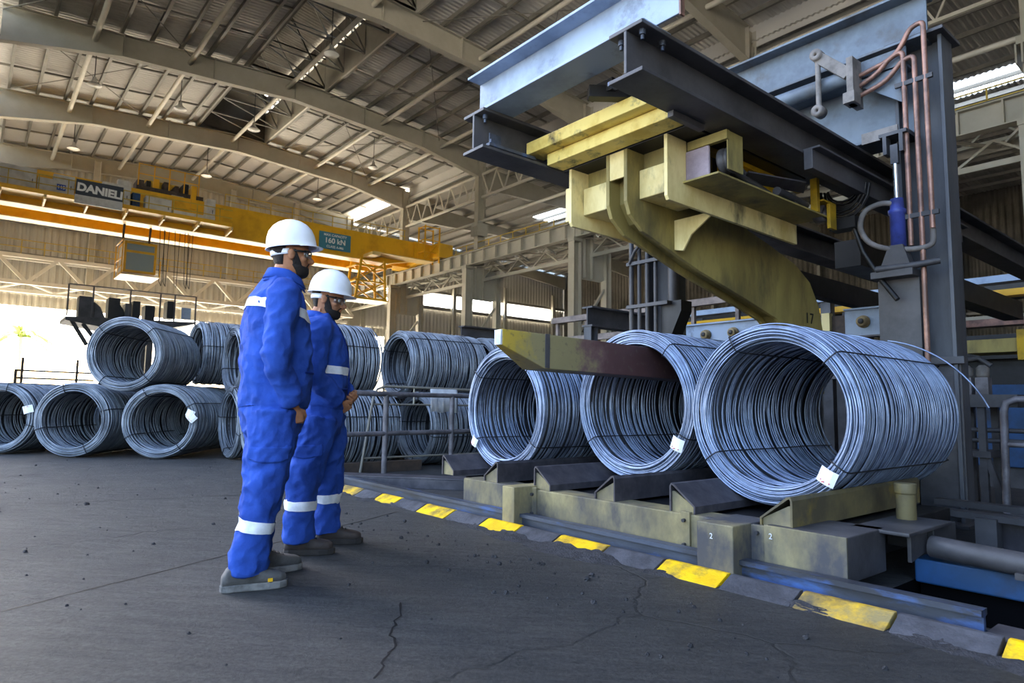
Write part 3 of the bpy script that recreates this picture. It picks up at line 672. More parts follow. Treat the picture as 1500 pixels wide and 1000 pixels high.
pipe([(6.06, 1.89, 2.42), (6.06, 1.89, 2.28), (6.02, 2.0, 2.26), (5.98, 2.2, 2.28), (5.95, 2.36, 2.36), (5.95, 2.43, 2.52), (5.95, 2.38, 2.66), (5.98, 2.25, 2.70), (6.0, 2.16, 2.68)], .024, 'dustgrey', 'hose')
pipe([(6.03, 1.84, 2.14), (5.98, 2.0, 2.12), (5.95, 2.3, 2.12)], .028, 'dark')
# gantry cylinder
cyl = empty('hydraulic_cylinder', (6.02, 2.14, 2.0)); tag(cyl, 'blue hydraulic cylinder with bright rod hanging beside the column', 'cylinder')
def C_(mb, n, m, bevel=0): return P(mb, n, m, cyl, bevel=bevel)
MT['cylblue'] = mat('violet_blue_paint', '#3f4c9a', '#2d3566', .5, 4, rough=.4)
MT['chrome'] = mat('bright_chrome_rod', '#f2f5f8', rough=.15, metal=.9)
C_(MB().lathe([(0, 2.3), (.06, 2.3), (.06, 2.58), (.07, 2.59), (.07, 2.62), (.055, 2.63), (.05, 2.72), (0, 2.72)], (6.02, 2.14, 0), n=18), 'barrel', 'cylblue')
C_(MB().cyl((6.02, 2.14, 2.7), (6.02, 2.14, 3.05), .02, 12), 'rod', 'chrome')
C_(MB().box(6.0, 6.04, 2.11, 2.17, 3.03, 3.2).box(5.98, 6.08, 2.06, 2.09, 3.12, 3.28).box(5.98, 6.08, 2.19, 2.22, 3.12, 3.28).box(5.98, 6.3, 2.03, 2.25, 3.28, 3.31), 'clevis', 'dark')
C_(MB().prism([(2.03, 2.1), (2.28, 2.1), (2.2, 2.31), (2.09, 2.31)], 'x', 5.96, 6.08), 'foot', 'dark')
G(MB().box(5.95, 6.3, 2.02, 2.35, 2.04, 2.1).box(6.1, 6.14, 2.02, 2.35, 1.0, 2.05), 'cylinder_bracket', 'dark')
G(MB().box(6.2, 6.24, 1.78, 2.12, .1, 1.35).box(6.14, 6.2, 1.74, 2.14, 1.3, 1.36), 'stiffener_plate', 'dark')

# ------------------------------------------------------------------ C hook and its trolley
ho = empty('c_hook', (4.6, 3.4, 2.9)); tag(ho, 'worn yellow C-hook with long fork hanging from the gantry trolley', 'hook')
def H(mb, name, m, bevel=.006): return P(mb, name, m, ho, bevel=bevel)
spine = [(3.86, 2.94), (3.86, 2.52), (3.90, 2.42), (4.05, 2.31), (4.8, 2.10), (5.6, 1.92), (6.1, 1.80), (6.32, 1.66), (6.42, 1.45), (6.44, 1.26), (6.44, 1.08), (7.05, 1.08), (7.06, 1.75), (6.98, 2.02), (6.80, 2.25), (6.5, 2.40), (6.0, 2.52), (5.6, 2.6), (5.4, 2.94)]
H(MB().prism([(a, b_) for a, b_ in spine], 'y', 3.29, 3.325), 'side_plate', 'olive', .004)
H(MB().prism([(a, b_) for a, b_ in spine], 'y', 3.475, 3.51), 'side_plate', 'olive', .004)
inn = [(3.99, 2.94), (3.99, 2.55), (4.1, 2.40), (4.8, 2.16), (5.6, 1.98), (6.15, 1.84), (6.38, 1.68), (6.48, 1.45), (6.5, 1.1), (7.0, 1.1), (7.0, 1.75), (6.9, 2.02), (6.5, 2.34), (5.5, 2.56), (5.3, 2.94)]
H(MB().prism(inn, 'y', 3.325, 3.475), 'core_box', 'olive', 0)
H(MB().box(3.865, 3.885, 3.325, 3.475, 2.72, 2.94), 'front_web', 'yellow', .003)
def rust_material():
    m = bpy.data.materials.new('fork_worn_paint'); m.use_nodes = True
    n = m.node_tree; b = n.nodes['Principled BSDF']; L = n.links.new
    ge = n.nodes.new('ShaderNodeNewGeometry'); sx = n.nodes.new('ShaderNodeSeparateXYZ'); L(ge.outputs['Position'], sx.inputs[0])
    tc = n.nodes.new('ShaderNodeTexCoord'); t = n.nodes.new('ShaderNodeTexNoise'); t.inputs['Scale'].default_value = 5; t.inputs['Detail'].default_value = 9; t.inputs['Roughness'].default_value = .7
    L(tc.outputs['Object'], t.inputs['Vector'])
    a = n.nodes.new('ShaderNodeMath'); a.operation = 'MULTIPLY_ADD'; a.inputs[1].default_value = .9; L(t.outputs['Fac'], a.inputs[0]); L(sx.outputs['X'], a.inputs[2])
    r = n.nodes.new('ShaderNodeMapRange'); r.inputs['From Min'].default_value = 2.9; r.inputs['From Max'].default_value = 4.7; L(a.outputs[0], r.inputs[0])
    rp = n.nodes.new('ShaderNodeValToRGB'); e = rp.color_ramp.elements
    e[0].position = 0; e[0].color = lin('#c2a63a'); e[1].position = 1; e[1].color = lin('#3d2a2b')
    for p, c in ((.18, '#b09a42'), (.26, '#8f8660'), (.50, '#857c58'), (.56, '#6b5350'), (.64, '#573c3c')):
        k = e.new(p); k.color = lin(c)
    L(r.outputs[0], rp.inputs[0])
    t2 = n.nodes.new('ShaderNodeTexNoise'); t2.inputs['Scale'].default_value = 22; t2.inputs['Detail'].default_value = 8; L(tc.outputs['Object'], t2.inputs['Vector'])
    r2 = n.nodes.new('ShaderNodeValToRGB'); r2.color_ramp.elements[0].position = .58; r2.color_ramp.elements[1].position = .68; L(t2.outputs['Fac'], r2.inputs[0])
    mm = n.nodes.new('ShaderNodeMath'); mm.operation = 'MULTIPLY'; mm.inputs[1].default_value = .55; L(r2.outputs[0], mm.inputs[0])
    mx = n.nodes.new('ShaderNodeMix'); mx.data_type = 'RGBA'; L(mm.outputs[0], mx.inputs['Factor']); L(rp.outputs[0], mx.inputs['A']); mx.inputs['B'].default_value = lin('#5a5348')
    L(mx.outputs['Result'], b.inputs['Base Color']); b.inputs['Roughness'].default_value = .5
    return m
MT['fork'] = rust_material()
fork = [(2.62, 1.405), (2.62, 1.30), (2.97, 1.165), (6.5, 1.11), (6.5, 1.34)]
fv = []
for X, yb, z0, z1 in ((2.62, 3.34, 1.30, 1.405), (2.99, 3.50, 1.165, 1.40), (3.3, 3.53, 1.16, 1.395), (6.5, 3.53, 1.11, 1.335)): fv += [(X, 3.27, z0), (X, yb, z0), (X, yb, z1), (X, 3.27, z1)]
fm2 = MB().add(fv, [(0, 1, 2, 3), (15, 14, 13, 12)] + [(4 * i + k, 4 * i + 4 + k, 4 * i + 4 + (k + 1) % 4, 4 * i + (k + 1) % 4) for i in range(3) for k in range(4)])
H(fm2, 'fork', 'fork', .006)
H(MB().prism([(2.99, 1.40), (2.99, 1.17), (3.03, 1.168), (3.03, 1.40)], 'y', 3.264, 3.27), 'weld_seam', 'dark', 0)
H(MB().box(2.606, 2.622, 3.272, 3.338, 1.302, 1.40), 'tip_plate', 'plate', .003)
MT['blackpaint'] = mat('black_stencil_paint', '#1c1c1c', rough=.6)
text('number_mark', '17', .16, 'blackpaint', frame(Vector((6.76, 3.285, 1.86)) - Vector(ho.location), (1, 0, 0), (0, 0, 1)), ho, .002, space=1.25)
# outer side plates (L shaped) and boxes between
for y, nm in ((2.92, 0), (3.92, 1)):
    pl = [(3.86, 2.94), (3.86, 2.47), (3.88, 2.44), (5.78, 2.42), (5.78, 2.60), (4.25, 2.62), (4.13, 2.68), (4.10, 2.78), (4.10, 2.94)]
    H(MB().prism(pl, 'y', y - .015, y + .015), 'hanger_plate', 'yellow', .003)
for (a, b_) in ((2.94, 3.285), (3.515, 3.90)):
    H(MB().box(4.0, 4.5, a, b_, 2.555, 2.79), 'yoke_box', 'yellow', .008)
    H(MB().box(4.06, 4.5, a, b_, 2.79, 2.94), 'yoke_ledge', 'olive', .004)
H(MB().box(3.9, 4.4, 3.935, 4.02, 2.5, 2.8), 'yoke_box', 'yellow', .008)
H(MB().prism([(2.935, 2.47), (3.285, 2.47), (3.285, 2.22), (3.20, 2.20), (3.12, 2.32), (2.935, 2.44)], 'x', 4.45, 4.47), 'cross_gusset', 'yellow', .003)
# side tray with sheaves and pipes on the near side
H(MB().box(4.05, 5.75, 2.60, 2.905, 2.60, 2.615), 'tray', 'olive', .002)
MT['pinkgrey'] = mat('pale_primer_paint', '#a497a3', '#867a86', .5, 4, rough=.6)
H(MB().box(4.08, 4.11, 2.70, 2.905, 2.615, 2.85), 'primer_block', 'pinkgrey', .012)
H(MB().box(4.1, 4.14, 2.56, 2.9, 2.86, 2.93).box(4.12, 4.32, 2.565, 2.575, 2.64, 2.93), 'sheave_bracket', 'olive', .002)
H(MB().lathe([(.02, 0), (.10, 0), (.10, .02), (.08, .035), (.08, .045), (.10, .06), (.10, .08), (.02, .08)], (4.22, 2.585, 2.74), (0, 1, 0), 20), 'sheave', 'dark', 0)
for (p, q) in (((4.3, 2.66, 2.70), (4.95, 2.72, 2.66)), ((4.35, 2.72, 2.82), (4.8, 2.7, 2.64)), ((4.9, 2.62, 2.66), (5.5, 2.68, 2.68)), ((5.2, 2.66, 2.64), (5.65, 2.7, 2.76))): H(MB().cyl(p, q, .035, 10), 'hydraulic_tube', 'dark', 0)
H(MB().add([(4.45, 2.60, 2.70), (5.2, 2.52, 2.77), (5.35, 2.62, 2.74), (4.55, 2.72, 2.68), (4.45, 2.60, 2.712), (5.2, 2.52, 2.782), (5.35, 2.62, 2.752), (4.55, 2.72, 2.692)], [(3, 2, 1, 0), (4, 5, 6, 7), (0, 1, 5, 4), (1, 2, 6, 5), (2, 3, 7, 6), (3, 0, 4, 7)]), 'loose_cover', 'saddle', 0)
MT['brightyellow'] = mat('bright_yellow_paint', '#c9a21f', '#8f7420', .5, 3, rough=.5)
H(MB().box(4.5, 5.5, 2.89, 2.90, 2.63, 2.93).box(4.3, 5.8, 2.84, 2.9, 2.90, 2.94), 'inner_plate', 'brightyellow', 0)
H(MB().box(5.55, 5.6, 2.60, 2.66, 2.62, 2.92).box(5.72, 5.84, 2.57, 2.60, 2.5, 2.72).box(5.6, 5.84, 2.57, 2.70, 2.72, 2.735), 'end_bracket', 'brightyellow', .003)
H(MB().ring((5.72, 2.66, 2.64), (0, 1, 0), .03, .075, -.04, .04, 16), 'end_roller', 'saddle', 0)
trl = empty('hook_trolley', (4.2, 3.4, 3.0)); tag(trl, 'scuffed yellow trolley frame riding between the gantry beams above the hook', 'trolley')
def TR(mb, name, m, bevel=.006): return P(mb, name, m, trl, bevel=bevel)
MT['yellowscuff'] = mat('scuffed_yellow_paint', '#f0da80', '#dcc062', .4, 3, rough=.5, bump=.08, dirt2='#3f3c3e', amt2=.30, scale2=3.2, contrast=.1)
TR(MB().box(3.55, 3.75, 2.76, 4.145, 3.05, 3.155), 'front_beam', 'yellowscuff')
TR(MB().box(3.66, 3.85, 2.72, 4.0, 2.945, 3.045), 'front_beam', 'yellowscuff')
TR(MB().box(3.76, 5.9, 2.62, 4.10, 3.0, 3.045), 'deck_plate', 'black')
TR(MB().box(3.87, 5.6, 2.72, 4.02, 2.942, 2.998), 'deck_plate', 'black')
TR(MB().box(3.80, 5.8, 2.9, 2.96, 3.06, 3.2).box(3.8, 5.8, 3.9, 3.96, 3.06, 3.2), 'side_bar', 'dark')
for x in (4.0, 5.4):
    for y in (2.63, 4.1): TR(MB().lathe([(0, -.03), (.06, -.03), (.06, .03), (0, .03)], (x, y, 3.035), (0, 1, 0), 16), 'wheel', 'saddle', 0)
# ------------------------------------------------------------------ people
MT['skin'] = mat('skin', '#a97757', '#9a6848', .4, 12, rough=.55, spec=.3)
MT['hair'] = mat('dark_hair', '#15100d', '#211813', .5, 60, rough=.7, bump=.5, bscale=220)
MT['cloth'] = mat('royal_blue_cotton', '#2e51a8', '#264390', .45, 5, rough=.85, bump=.55, bscale=16, spec=.15, rvar=0)
MT['clothdark'] = mat('blue_seam', '#182f78', rough=.9, spec=.1)
MT['tape'] = mat('reflective_tape', '#e6e9ee', '#d3d7de', .4, 20, rough=.4)
MT['helmet'] = mat('white_helmet_shell', '#eceef0', '#e0e2e5', .4, 3, rough=.3, spec=.5)
MT['shoe'] = mat('grey_work_shoe', '#605e5c', '#4b4947', .5, 9, rough=.75, bump=.2)
MT['shoebrown'] = mat('brown_work_shoe', '#4a3f3a', '#383230', .5, 9, rough=.7, bump=.2)
MT['sole'] = mat('shoe_sole', '#7f7d7a', '#5b5957', .5, 14, rough=.85)
MT['soledark'] = mat('dark_shoe_sole', '#2e2b2a', '#3d3835', .5, 14, rough=.85)
MT['eye'] = mat('eye_white', '#ded8d0', rough=.3)
_m = MT['lens'] = bpy.data.materials.new('clear_lens'); _m.use_nodes = True; _n = _m.node_tree; _n.nodes.remove(_n.nodes['Principled BSDF'])
_t = _n.nodes.new('ShaderNodeBsdfTransparent'); _t.inputs[0].default_value = (.86, .92, .97, 1); _g = _n.nodes.new('ShaderNodeBsdfGlossy'); _g.inputs['Roughness'].default_value = .05; _x = _n.nodes.new('ShaderNodeMixShader'); _x.inputs[0].default_value = .12
_n.links.new(_t.outputs[0], _x.inputs[1]); _n.links.new(_g.outputs[0], _x.inputs[2]); _n.links.new(_x.outputs[0], _n.nodes['Material Output'].inputs[0])
wr1 = bpy.data.textures.new('folds_large', 'CLOUDS'); wr1.noise_scale = .16; wr1.noise_depth = 1
wr2 = bpy.data.textures.new('folds_small', 'CLOUDS'); wr2.noise_type = 'HARD_NOISE'; wr2.noise_scale = .13; wr2.noise_depth = 1
def rings(mb, secs, n=24, cap=True, ex=2.4):
    """secs: (centre, side half vector, front half vector)"""
    v = []
    for c, a, b_ in secs:
        c = Vector(c); a = Vector(a); b_ = Vector(b_)
        for k in range(n):
            t = 2 * math.pi * k / n; ca, sa = math.cos(t), math.sin(t)
            v.append(c + a * (abs(ca) ** (2 / ex) * (1 if ca >= 0 else -1)) + b_ * (abs(sa) ** (2 / ex) * (1 if sa >= 0 else -1)))
    m = len(secs)
    f = [(i * n + k, i * n + (k + 1) % n, (i + 1) * n + (k + 1) % n, (i + 1) * n + k) for i in range(m - 1) for k in range(n)]
    if cap: f += [tuple(range(n))[::-1], tuple(range((m - 1) * n, m * n))]
    return mb.add(v, f, True)
def spline(pts, rad, sub=5):
    P_ = [Vector(p) for p in pts]; out = []; ro = []
    for i in range(len(P_) - 1):
        p0, p1, p2, p3 = P_[max(i - 1, 0)], P_[i], P_[i + 1], P_[min(i + 2, len(P_) - 1)]
        for k in range(sub):
            t = k / sub
            out.append(.5 * ((2 * p1) + (p2 - p0) * t + (2 * p0 - 5 * p1 + 4 * p2 - p3) * t * t + (3 * p1 - p0 - 3 * p2 + p3) * t ** 3)); ro.append(rad[i] * (1 - t) + rad[i + 1] * t)
    out.append(P_[-1]); ro.append(rad[-1]); return out, ro
def limb(mb, pts, rad, n=16, sub=5):
    a, b_ = spline(pts, rad, sub); return mb.tube(a, b_, n)
def ball(mb, c, rx, ry, rz, n=14):
    c = Vector(c); secs = []
    for i in range(1, 9):
        t = math.pi * i / 9; secs.append((c + Vector((0, 0, -rz * math.cos(t))), Vector((0, ry * math.sin(t), 0)), Vector((rx * math.sin(t), 0, 0))))
    return rings(mb, secs, n, True, 2)
def remesh(o, vox, smooth=2, disp=()):
    m = o.modifiers.new('remesh', 'REMESH'); m.mode = 'VOXEL'; m.voxel_size = vox; m.use_smooth_shade = True
    if smooth: s_ = o.modifiers.new('smooth', 'SMOOTH'); s_.factor = .5; s_.iterations = smooth
    for tx, st, ml in disp:
        d = o.modifiers.new('folds', 'DISPLACE'); d.texture = tx; d.strength = st; d.mid_level = ml; d.texture_coords = 'LOCAL'
HEAD = [(-.012, .062, -.03, .026), (.0, .086, -.045, .042), (.02, .094, -.06, .054), (.045, .092, -.068, .062), (.07, .093, -.078, .067), (.095, .088, -.088, .071), (.12, .086, -.097, .074), (.15, .093, -.104, .077), (.18, .089, -.102, .076), (.205, .072, -.088, .067), (.225, .042, -.058, .047), (.236, .012, -.022, .02)]
def head_secs(off=0.0, v0=-1, v1=1):
    out = []
    for v, fr, bk, hw in HEAD:
        if v0 <= v <= v1: out.append((v, fr + off, bk - off, hw + off))
    return out
def face_patch(mb, off, v0, v1, a0, a1, n=14, taper=None):
    """closed shell over the head surface between heights v0..v1, angles a0..a1 (0 = front, degrees, both sides by sign)"""
    vs_ = np.linspace(v0, v1, 9); inner = []; outer = []
    H_ = np.array(HEAD)
    for i, v in enumerate(vs_):
        fr, bk, hw = [np.interp(v, H_[:, 0], H_[:, j]) for j in (1, 2, 3)]
        lo, hi = (a0, a1) if taper is None else taper(i / 8)
        for k in range(n + 1):
            a = R(lo + (hi - lo) * k / n)
            for o_, lst in ((-.004, inner), (off * (1 if 0 < k < n else .3) * (1 if 0 < i < 8 else .4), outer)):
                c, s_ = math.cos(a), math.sin(a); cx = (fr + bk) / 2; rx = (fr - bk) / 2 + o_
                lst.append((cx + rx * math.copysign(abs(c) ** .83, c), (hw + o_) * math.copysign(abs(s_) ** .83, s_), v))
    v = outer + inner; w_ = n + 1; N = len(outer); f = []
    for i in range(8):
        for k in range(n):
            q = (i * w_ + k, i * w_ + k + 1, (i + 1) * w_ + k + 1, (i + 1) * w_ + k); f.append(q); f.append(tuple(N + t for t in q[::-1]))
    edge = [k for k in range(n)] + [i * w_ + n for i in range(8)] + [8 * w_ + k for k in range(n, 0, -1)] + [i * w_ for i in range(8, 0, -1)]
    for a, b_ in zip(edge, edge[1:] + edge[:1]): f.append((b_, a, N + a, N + b_))
    mb.add(v, f, True)
def hand(mb, w_, d, pn, th, s=1.0, curl=1.0):
    """w_ wrist, d pointing direction, pn palm-facing normal, th thumb side"""
    w_ = Vector(w_); d = Vector(d).normalized(); th = Vector(th); th = (th - d * th.dot(d)).normalized(); pn2 = d.cross(th); pn2 = pn2 if pn2.dot(Vector(pn)) > 0 else -pn2
    rings(mb, [(w_ - d * .03, th * .027, pn2 * .021), (w_, th * .027, pn2 * .02), (w_ + d * .03 * s, th * .036, pn2 * .019), (w_ + d * .065 * s, th * .041, pn2 * .016), (w_ + d * .09 * s, th * .040, pn2 * .013), (w_ + d * .098 * s, th * .034, pn2 * .008)], 16, True, 2.6)
    for k, (off, ln) in enumerate(((.031, .072), (.0105, .08), (-.0105, .074), (-.031, .058))):
        p = w_ + d * .085 * s + th * off; pts = [p - d * .02, p]; a = 0
        for seg, frac in enumerate((.42, .33, .25)):
            a += R((50, 62, 40)[seg]) * curl + R(3 * k)
            p = p + (d * math.cos(a) + pn2 * math.sin(a)) * ln * frac * 1.05; pts.append(p)
        mb.tube(pts, [.0105, .0105, .0098, .009, .0075], 8)
    p = w_ + d * .022 + th * .028
    mb.tube([p - th * .012, p + th * .018 + d * .02 + pn2 * .012, p + th * .022 + d * .05 + pn2 * .026, p + th * .012 + d * .072 + pn2 * .036], [.014, .0125, .0105, .008], 8)
def person(label, root, ang, S):
    t = empty('person', root, ang); tag(t, label, 'person', 'workers in blue coveralls and white helmets')
    hd = Matrix.Translation(Vector(S['ear'])) @ Matrix.Rotation(S.get('hyaw', 0), 4, 'Z') @ Matrix.Rotation(S['hpitch'], 4, 'Y') @ Matrix.Translation(Vector((0, 0, -.105)))
    def tr(mb_local, dst):
        dst.add([hd @ Vector(p) for p in mb_local.v], mb_local.f, True)
    # body: one continuous skin surface
    b = MB(); h = MB()
    rings(h, [(((fr + bk) / 2, 0, v), (0, hw, 0), ((fr - bk) / 2, 0, 0)) for v, fr, bk, hw in head_secs()], 24, True, 2.35)
    limb(h, [(.086, 0, .128), (.1, 0, .108), (.117, 0, .088), (.098, 0, .078)], [.008, .010, .0145, .010], 10)
    for s_ in (1, -1):
        ball(h, (.098, s_ * .012, .083), .013, .009, .009)
        limb(h, [(.088, s_ * .012, .133), (.088, s_ * .035, .137), (.07, s_ * .06, .128)], [.008, .009, .006], 8)
        ball(h, (-.005, s_ * .075, .105), .020, .010, .033); ball(h, (-.01, s_ * .081, .112), .018, .008, .02)
        ball(h, (.06, s_ * .048, .09), .022, .018, .018)
    limb(h, [(.08, .022, .062), (.098, .008, .064), (.1, 0, .063), (.098, -.008, .064), (.08, -.022, .062)], [.004, .0065, .006, .0065, .004], 8)
    limb(h, [(.08, .02, .052), (.096, .008, .05), (.096, -.008, .05), (.08, -.02, .052)], [.004, .007, .007, .004], 8)
    limb(h, [(-.02, 0, .10), (-.02, 0, .04), (-.03, 0, -.02)], [.055, .056, .058], 16)
    tr(h, b)
    nb = hd @ Vector((-.03, 0, -.005)); T_ = S['torso']
    limb(b, [nb + Vector((0, 0, .03)), nb, Vector((T_[-2][1] * .5 + T_[-2][2] * .5, 0, T_[-2][0]))], [.058, .06, .075], 16)
    rings(b, [(((f0 + f1) / 2, 0, z), (0, hw * .78, 0), ((f1 - f0) / 2 * .72, 0, 0)) for z, f0, f1, hw in T_], 20, True)
    for s_ in ('R', 'L'):
        a = S['arm' + s_]; limb(b, [a[0], a[1], a[2]], [.05, .038, .026], 12)
        hand(b, *S['hand' + s_])
        l = S['leg' + s_]; limb(b, [l[0], l[1], l[2]], [.075, .05, .035], 12)
    o = b.build('body', 'skin', t); remesh(o, .0038, 2)
    # hair, beard, eyes, glasses, helmet
    q = MB(); face_patch(q, .006, .045, .16, 100, 260, 16, lambda u: (128 - 28 * u, 232 + 28 * u)); hm = MB(); tr(q, hm); hm.build('hair', 'hair', t)
    q = MB(); face_patch(q, .010, -.01, .05, -98, 98, 20, lambda u: (-80 - 14 * u, 80 + 14 * u)); hm = MB(); tr(q, hm)
    for s_ in (1, -1):
        q = MB(); face_patch(q, .006, .045, .135, 66, 94, 6, lambda u: (60 + 20 * u, 92)) if s_ > 0 else face_patch(q, .006, .045, .135, -94, -66, 6, lambda u: (-92, -60 - 20 * u)); tr(q, hm)
    q = MB(); limb(q, [(.088, .03, .054), (.098, .016, .071), (.102, 0, .0735), (.098, -.016, .071), (.088, -.03, .054)], [.004, .0045, .0045, .0045, .004], 8); tr(q, hm)
    ob = hm.build('beard', 'hair', t); remesh(ob, .004, 2)
    q = MB(); hm = MB()
    for s_ in (1, -1): ball(q, (.078, s_ * .032, .117), .011, .013, .011)
    tr(q, hm); o = hm.build('eyes', 'eye', t); o['kind'] = 'stuff'
    gl = MB(); q = MB()
    for s_ in (1, -1):
        q.bar((-.015, s_ * .083, .122), (.07, s_ * .08, .126), .004, .009)
        q.tube([(.06, s_ * .079, .13), (.095, s_ * .055, .133), (.112, 0, .133)], .0032, 6)
    tr(q, gl); gframe = gl.build('glasses', 'blackpaint', t)
    q = MB(); gl = MB(); n = 12; v = []
    for k in range(n + 1):
        a = -1.25 + 2.5 * k / n
        for zz in (.094, .131): v.append((.022 + .09 * math.cos(a) ** .8 if abs(a) < 1.5 else .03, .08 * math.sin(a) / math.sin(1.25), zz))
    q.add(v, [(2 * i, 2 * i + 2, 2 * i + 3, 2 * i + 1) for i in range(n)], True); tr(q, gl); ol = gl.build('lens', 'lens', gframe); sd = ol.modifiers.new('thickness', 'SOLIDIFY'); sd.thickness = .0015
    he = empty('helmet'); he.parent = t
    he.matrix_local = hd @ Matrix.Translation((.0, 0, .150)) @ Matrix.Rotation(S.get('hat', R(-6)), 4, 'Y') @ Matrix.Scale(S.get('hats', .96), 4)
    sh = MB(); prof = [(.012, .148, .122), (.0, .138, .114), (.03, .137, .113), (.065, .132, .109), (.1, .119, .098), (.13, .095, .079), (.15, .066, .056), (.162, .033, .03), (.166, .006, .006)]
    prof[0] = (-.006, .146, .121)
    rings(sh, [((.004, 0, z), (0, b_, 0), (a, 0, 0)) for z, a, b_ in prof], 40, False, 2.15)
    o = sh.build('shell', 'helmet', he); sd = o.modifiers.new('thickness', 'SOLIDIFY'); sd.thickness = .004; sd.offset = -1
    br = MB(); n = 24; v = []
    for k in range(n + 1):
        a = R(-80 + 160 * k / n); ext = .034 * max(0, math.cos(a)) ** 1.3
        for i, e in enumerate((0, .5, 1)):
            v.append((.004 + (.138 + ext * e + .008 * e) * math.cos(a), (.116 + .01 * e + ext * e * .35) * math.sin(a), -.002 - .008 * e * e))
    br.add(v, [(3 * k + i, 3 * k + 3 + i, 3 * k + 4 + i, 3 * k + 1 + i) for k in range(n) for i in (0, 1)], True)
    o = br.build('brim', 'helmet', he); sd = o.modifiers.new('thickness', 'SOLIDIFY'); sd.thickness = .004
    rd = MB()
    for y in (0, .04, -.04):
        a, rr = spline([(-.10, y * .8, .095), (-.05, y, .143), (.0, y, .160 - abs(y) * .3), (.05, y, .146), (.10, y * .8, .10)], [.004, .009, .010, .009, .004], 5); rd.tube(a, rr, 8)
    rd.build('crown_ridge', 'helmet', he)
    vt = MB()
    for s_ in (1, -1): vt.tube([(-.03, s_ * .083, .112), (.0, s_ * .088, .118), (.035, s_ * .084, .113)], .0028, 6)
    vt.build('vent_slot', 'blackpaint', he)
    nb_ = MB(); v = []
    for k in range(17):
        a = R(105 + 150 * k / 16)
        for z in (-.048, -.016): v.append((.0 + .118 * math.cos(a) + .004, .088 * math.sin(a), z))
    nb_.add(v, [(2 * i, 2 * i + 1, 2 * i + 3, 2 * i + 2) for i in range(16)], True); o = nb_.build('nape_strap', 'helmet', he); sd = o.modifiers.new('thickness', 'SOLIDIFY'); sd.thickness = .004
    # jacket
    j = MB(); ts = [(((f0 + f1) / 2, 0, z), (0, hw, 0), ((f1 - f0) / 2, 0, 0)) for z, f0, f1, hw in T_]
    rings(j, ts, 28, True, 2.5)
    for s_ in ('R', 'L'):
        a = S['arm' + s_]; A_, B_, C2 = Vector(a[0]), Vector(a[1]), Vector(a[2])
        d = (C2 - B_).normalized()
        limb(j, [A_ + Vector((0, (.05 if s_ == 'R' else -.05), .02)), A_, A_ * .55 + B_ * .45, B_ + Vector((-.012, 0, 0)), B_ * .45 + C2 * .55, C2 + d * .0], [.07, .088, .077, .068, .062, .055], 18)
    cf, cz = nb.x, S['collar']
    o = jk = j.build('jacket', 'cloth', t); remesh(o, .009, 2, ((wr1, .03, .5), (wr2, -.028, .3)))
    c_ = MB(); v = []; n = 28
    for k in range(n + 1):
        a = R(22 + 316 * k / n)
        for i, (rr, zz) in enumerate(((.105, -.055), (.088, -.015), (.082, .02), (.089, .018), (.112, -.035))):
            fwd = math.cos(a); v.append((cf + .01 + rr * fwd * 1.02, rr * .98 * math.sin(a), cz + zz - .028 * (fwd > 0) * fwd - .012 * fwd))
    c_.add(v, [(5 * k + i, 5 * k + i + 1, 5 * k + 6 + i, 5 * k + 5 + i) for k in range(n) for i in range(4)], True)
    o = c_.build('collar', 'cloth', t); sd = o.modifiers.new('thickness', 'SOLIDIFY'); sd.thickness = .006
    # reflective tape round the chest
    def sec_at(z):
        Z = [q_[0] for q_ in T_]; return [np.interp(z, Z, [q_[i] for q_ in T_]) for i in (1, 2, 3)]
    zb, zf, wd = S['tape']; v = []; n = 48
    for k in range(n):
        a = 2 * math.pi * k / n; c, s_ = math.cos(a), math.sin(a)
        for dz in (-wd / 2, wd / 2):
            z = zb + (zf - zb) * (c + 1) / 2 + dz; f0, f1, hw = sec_at(z); e = 2 / 2.5
            v.append(((f0 + f1) / 2 + ((f1 - f0) / 2 + .008) * math.copysign(abs(c) ** e, c), (hw + .008) * math.copysign(abs(s_) ** e, s_), z))
    tp = MB().add(v, [(2 * k, 2 * ((k + 1) % n), 2 * ((k + 1) % n) + 1, 2 * k + 1) for k in range(n)], True).build('chest_tape', 'tape', t); sd = tp.modifiers.new('thickness', 'SOLIDIFY'); sd.thickness = .003; sd.offset = 0
    tp.modifiers.clear(); vg = tp.vertex_groups.new(name='wrap'); vg.add([2 * k + i for k in range(n) for i in (0, 1) if abs(math.cos(2 * math.pi * k / n)) > .45], 1.0, 'REPLACE')
    sw = tp.modifiers.new('wrap', 'SHRINKWRAP'); sw.target = jk; sw.wrap_method = 'NEAREST_SURFACEPOINT'; sw.wrap_mode = 'OUTSIDE_SURFACE'; sw.offset = .005; sw.vertex_group = 'wrap'
    tp['label'] = 'white reflective tape'
    # zip placket and pocket seam
    zz = [z for z in np.linspace(T_[0][0] + .01, T_[-3][0], 12)]
    pk = MB(); pk.tube([(sec_at(z)[1] + .006, 0.0, z) for z in zz], .006, 6); pk.build('zip_placket', 'clothdark', t)
    pz = S['pocket']; pk = MB(); pk.tube([( (sec_at(pz)[0] + sec_at(pz)[1]) / 2 + (sec_at(pz)[1] - sec_at(pz)[0]) / 2 * math.cos(R(a)) ** .8 + .004, -(sec_at(pz)[2] + .003) * math.sin(R(a)) ** .8, pz) for a in (12, 25, 38, 50, 60)], .005, 6); pk.build('pocket_edge', 'clothdark', t)
    # trousers
    p = MB(); wz, w0, w1, ww = S['waist']
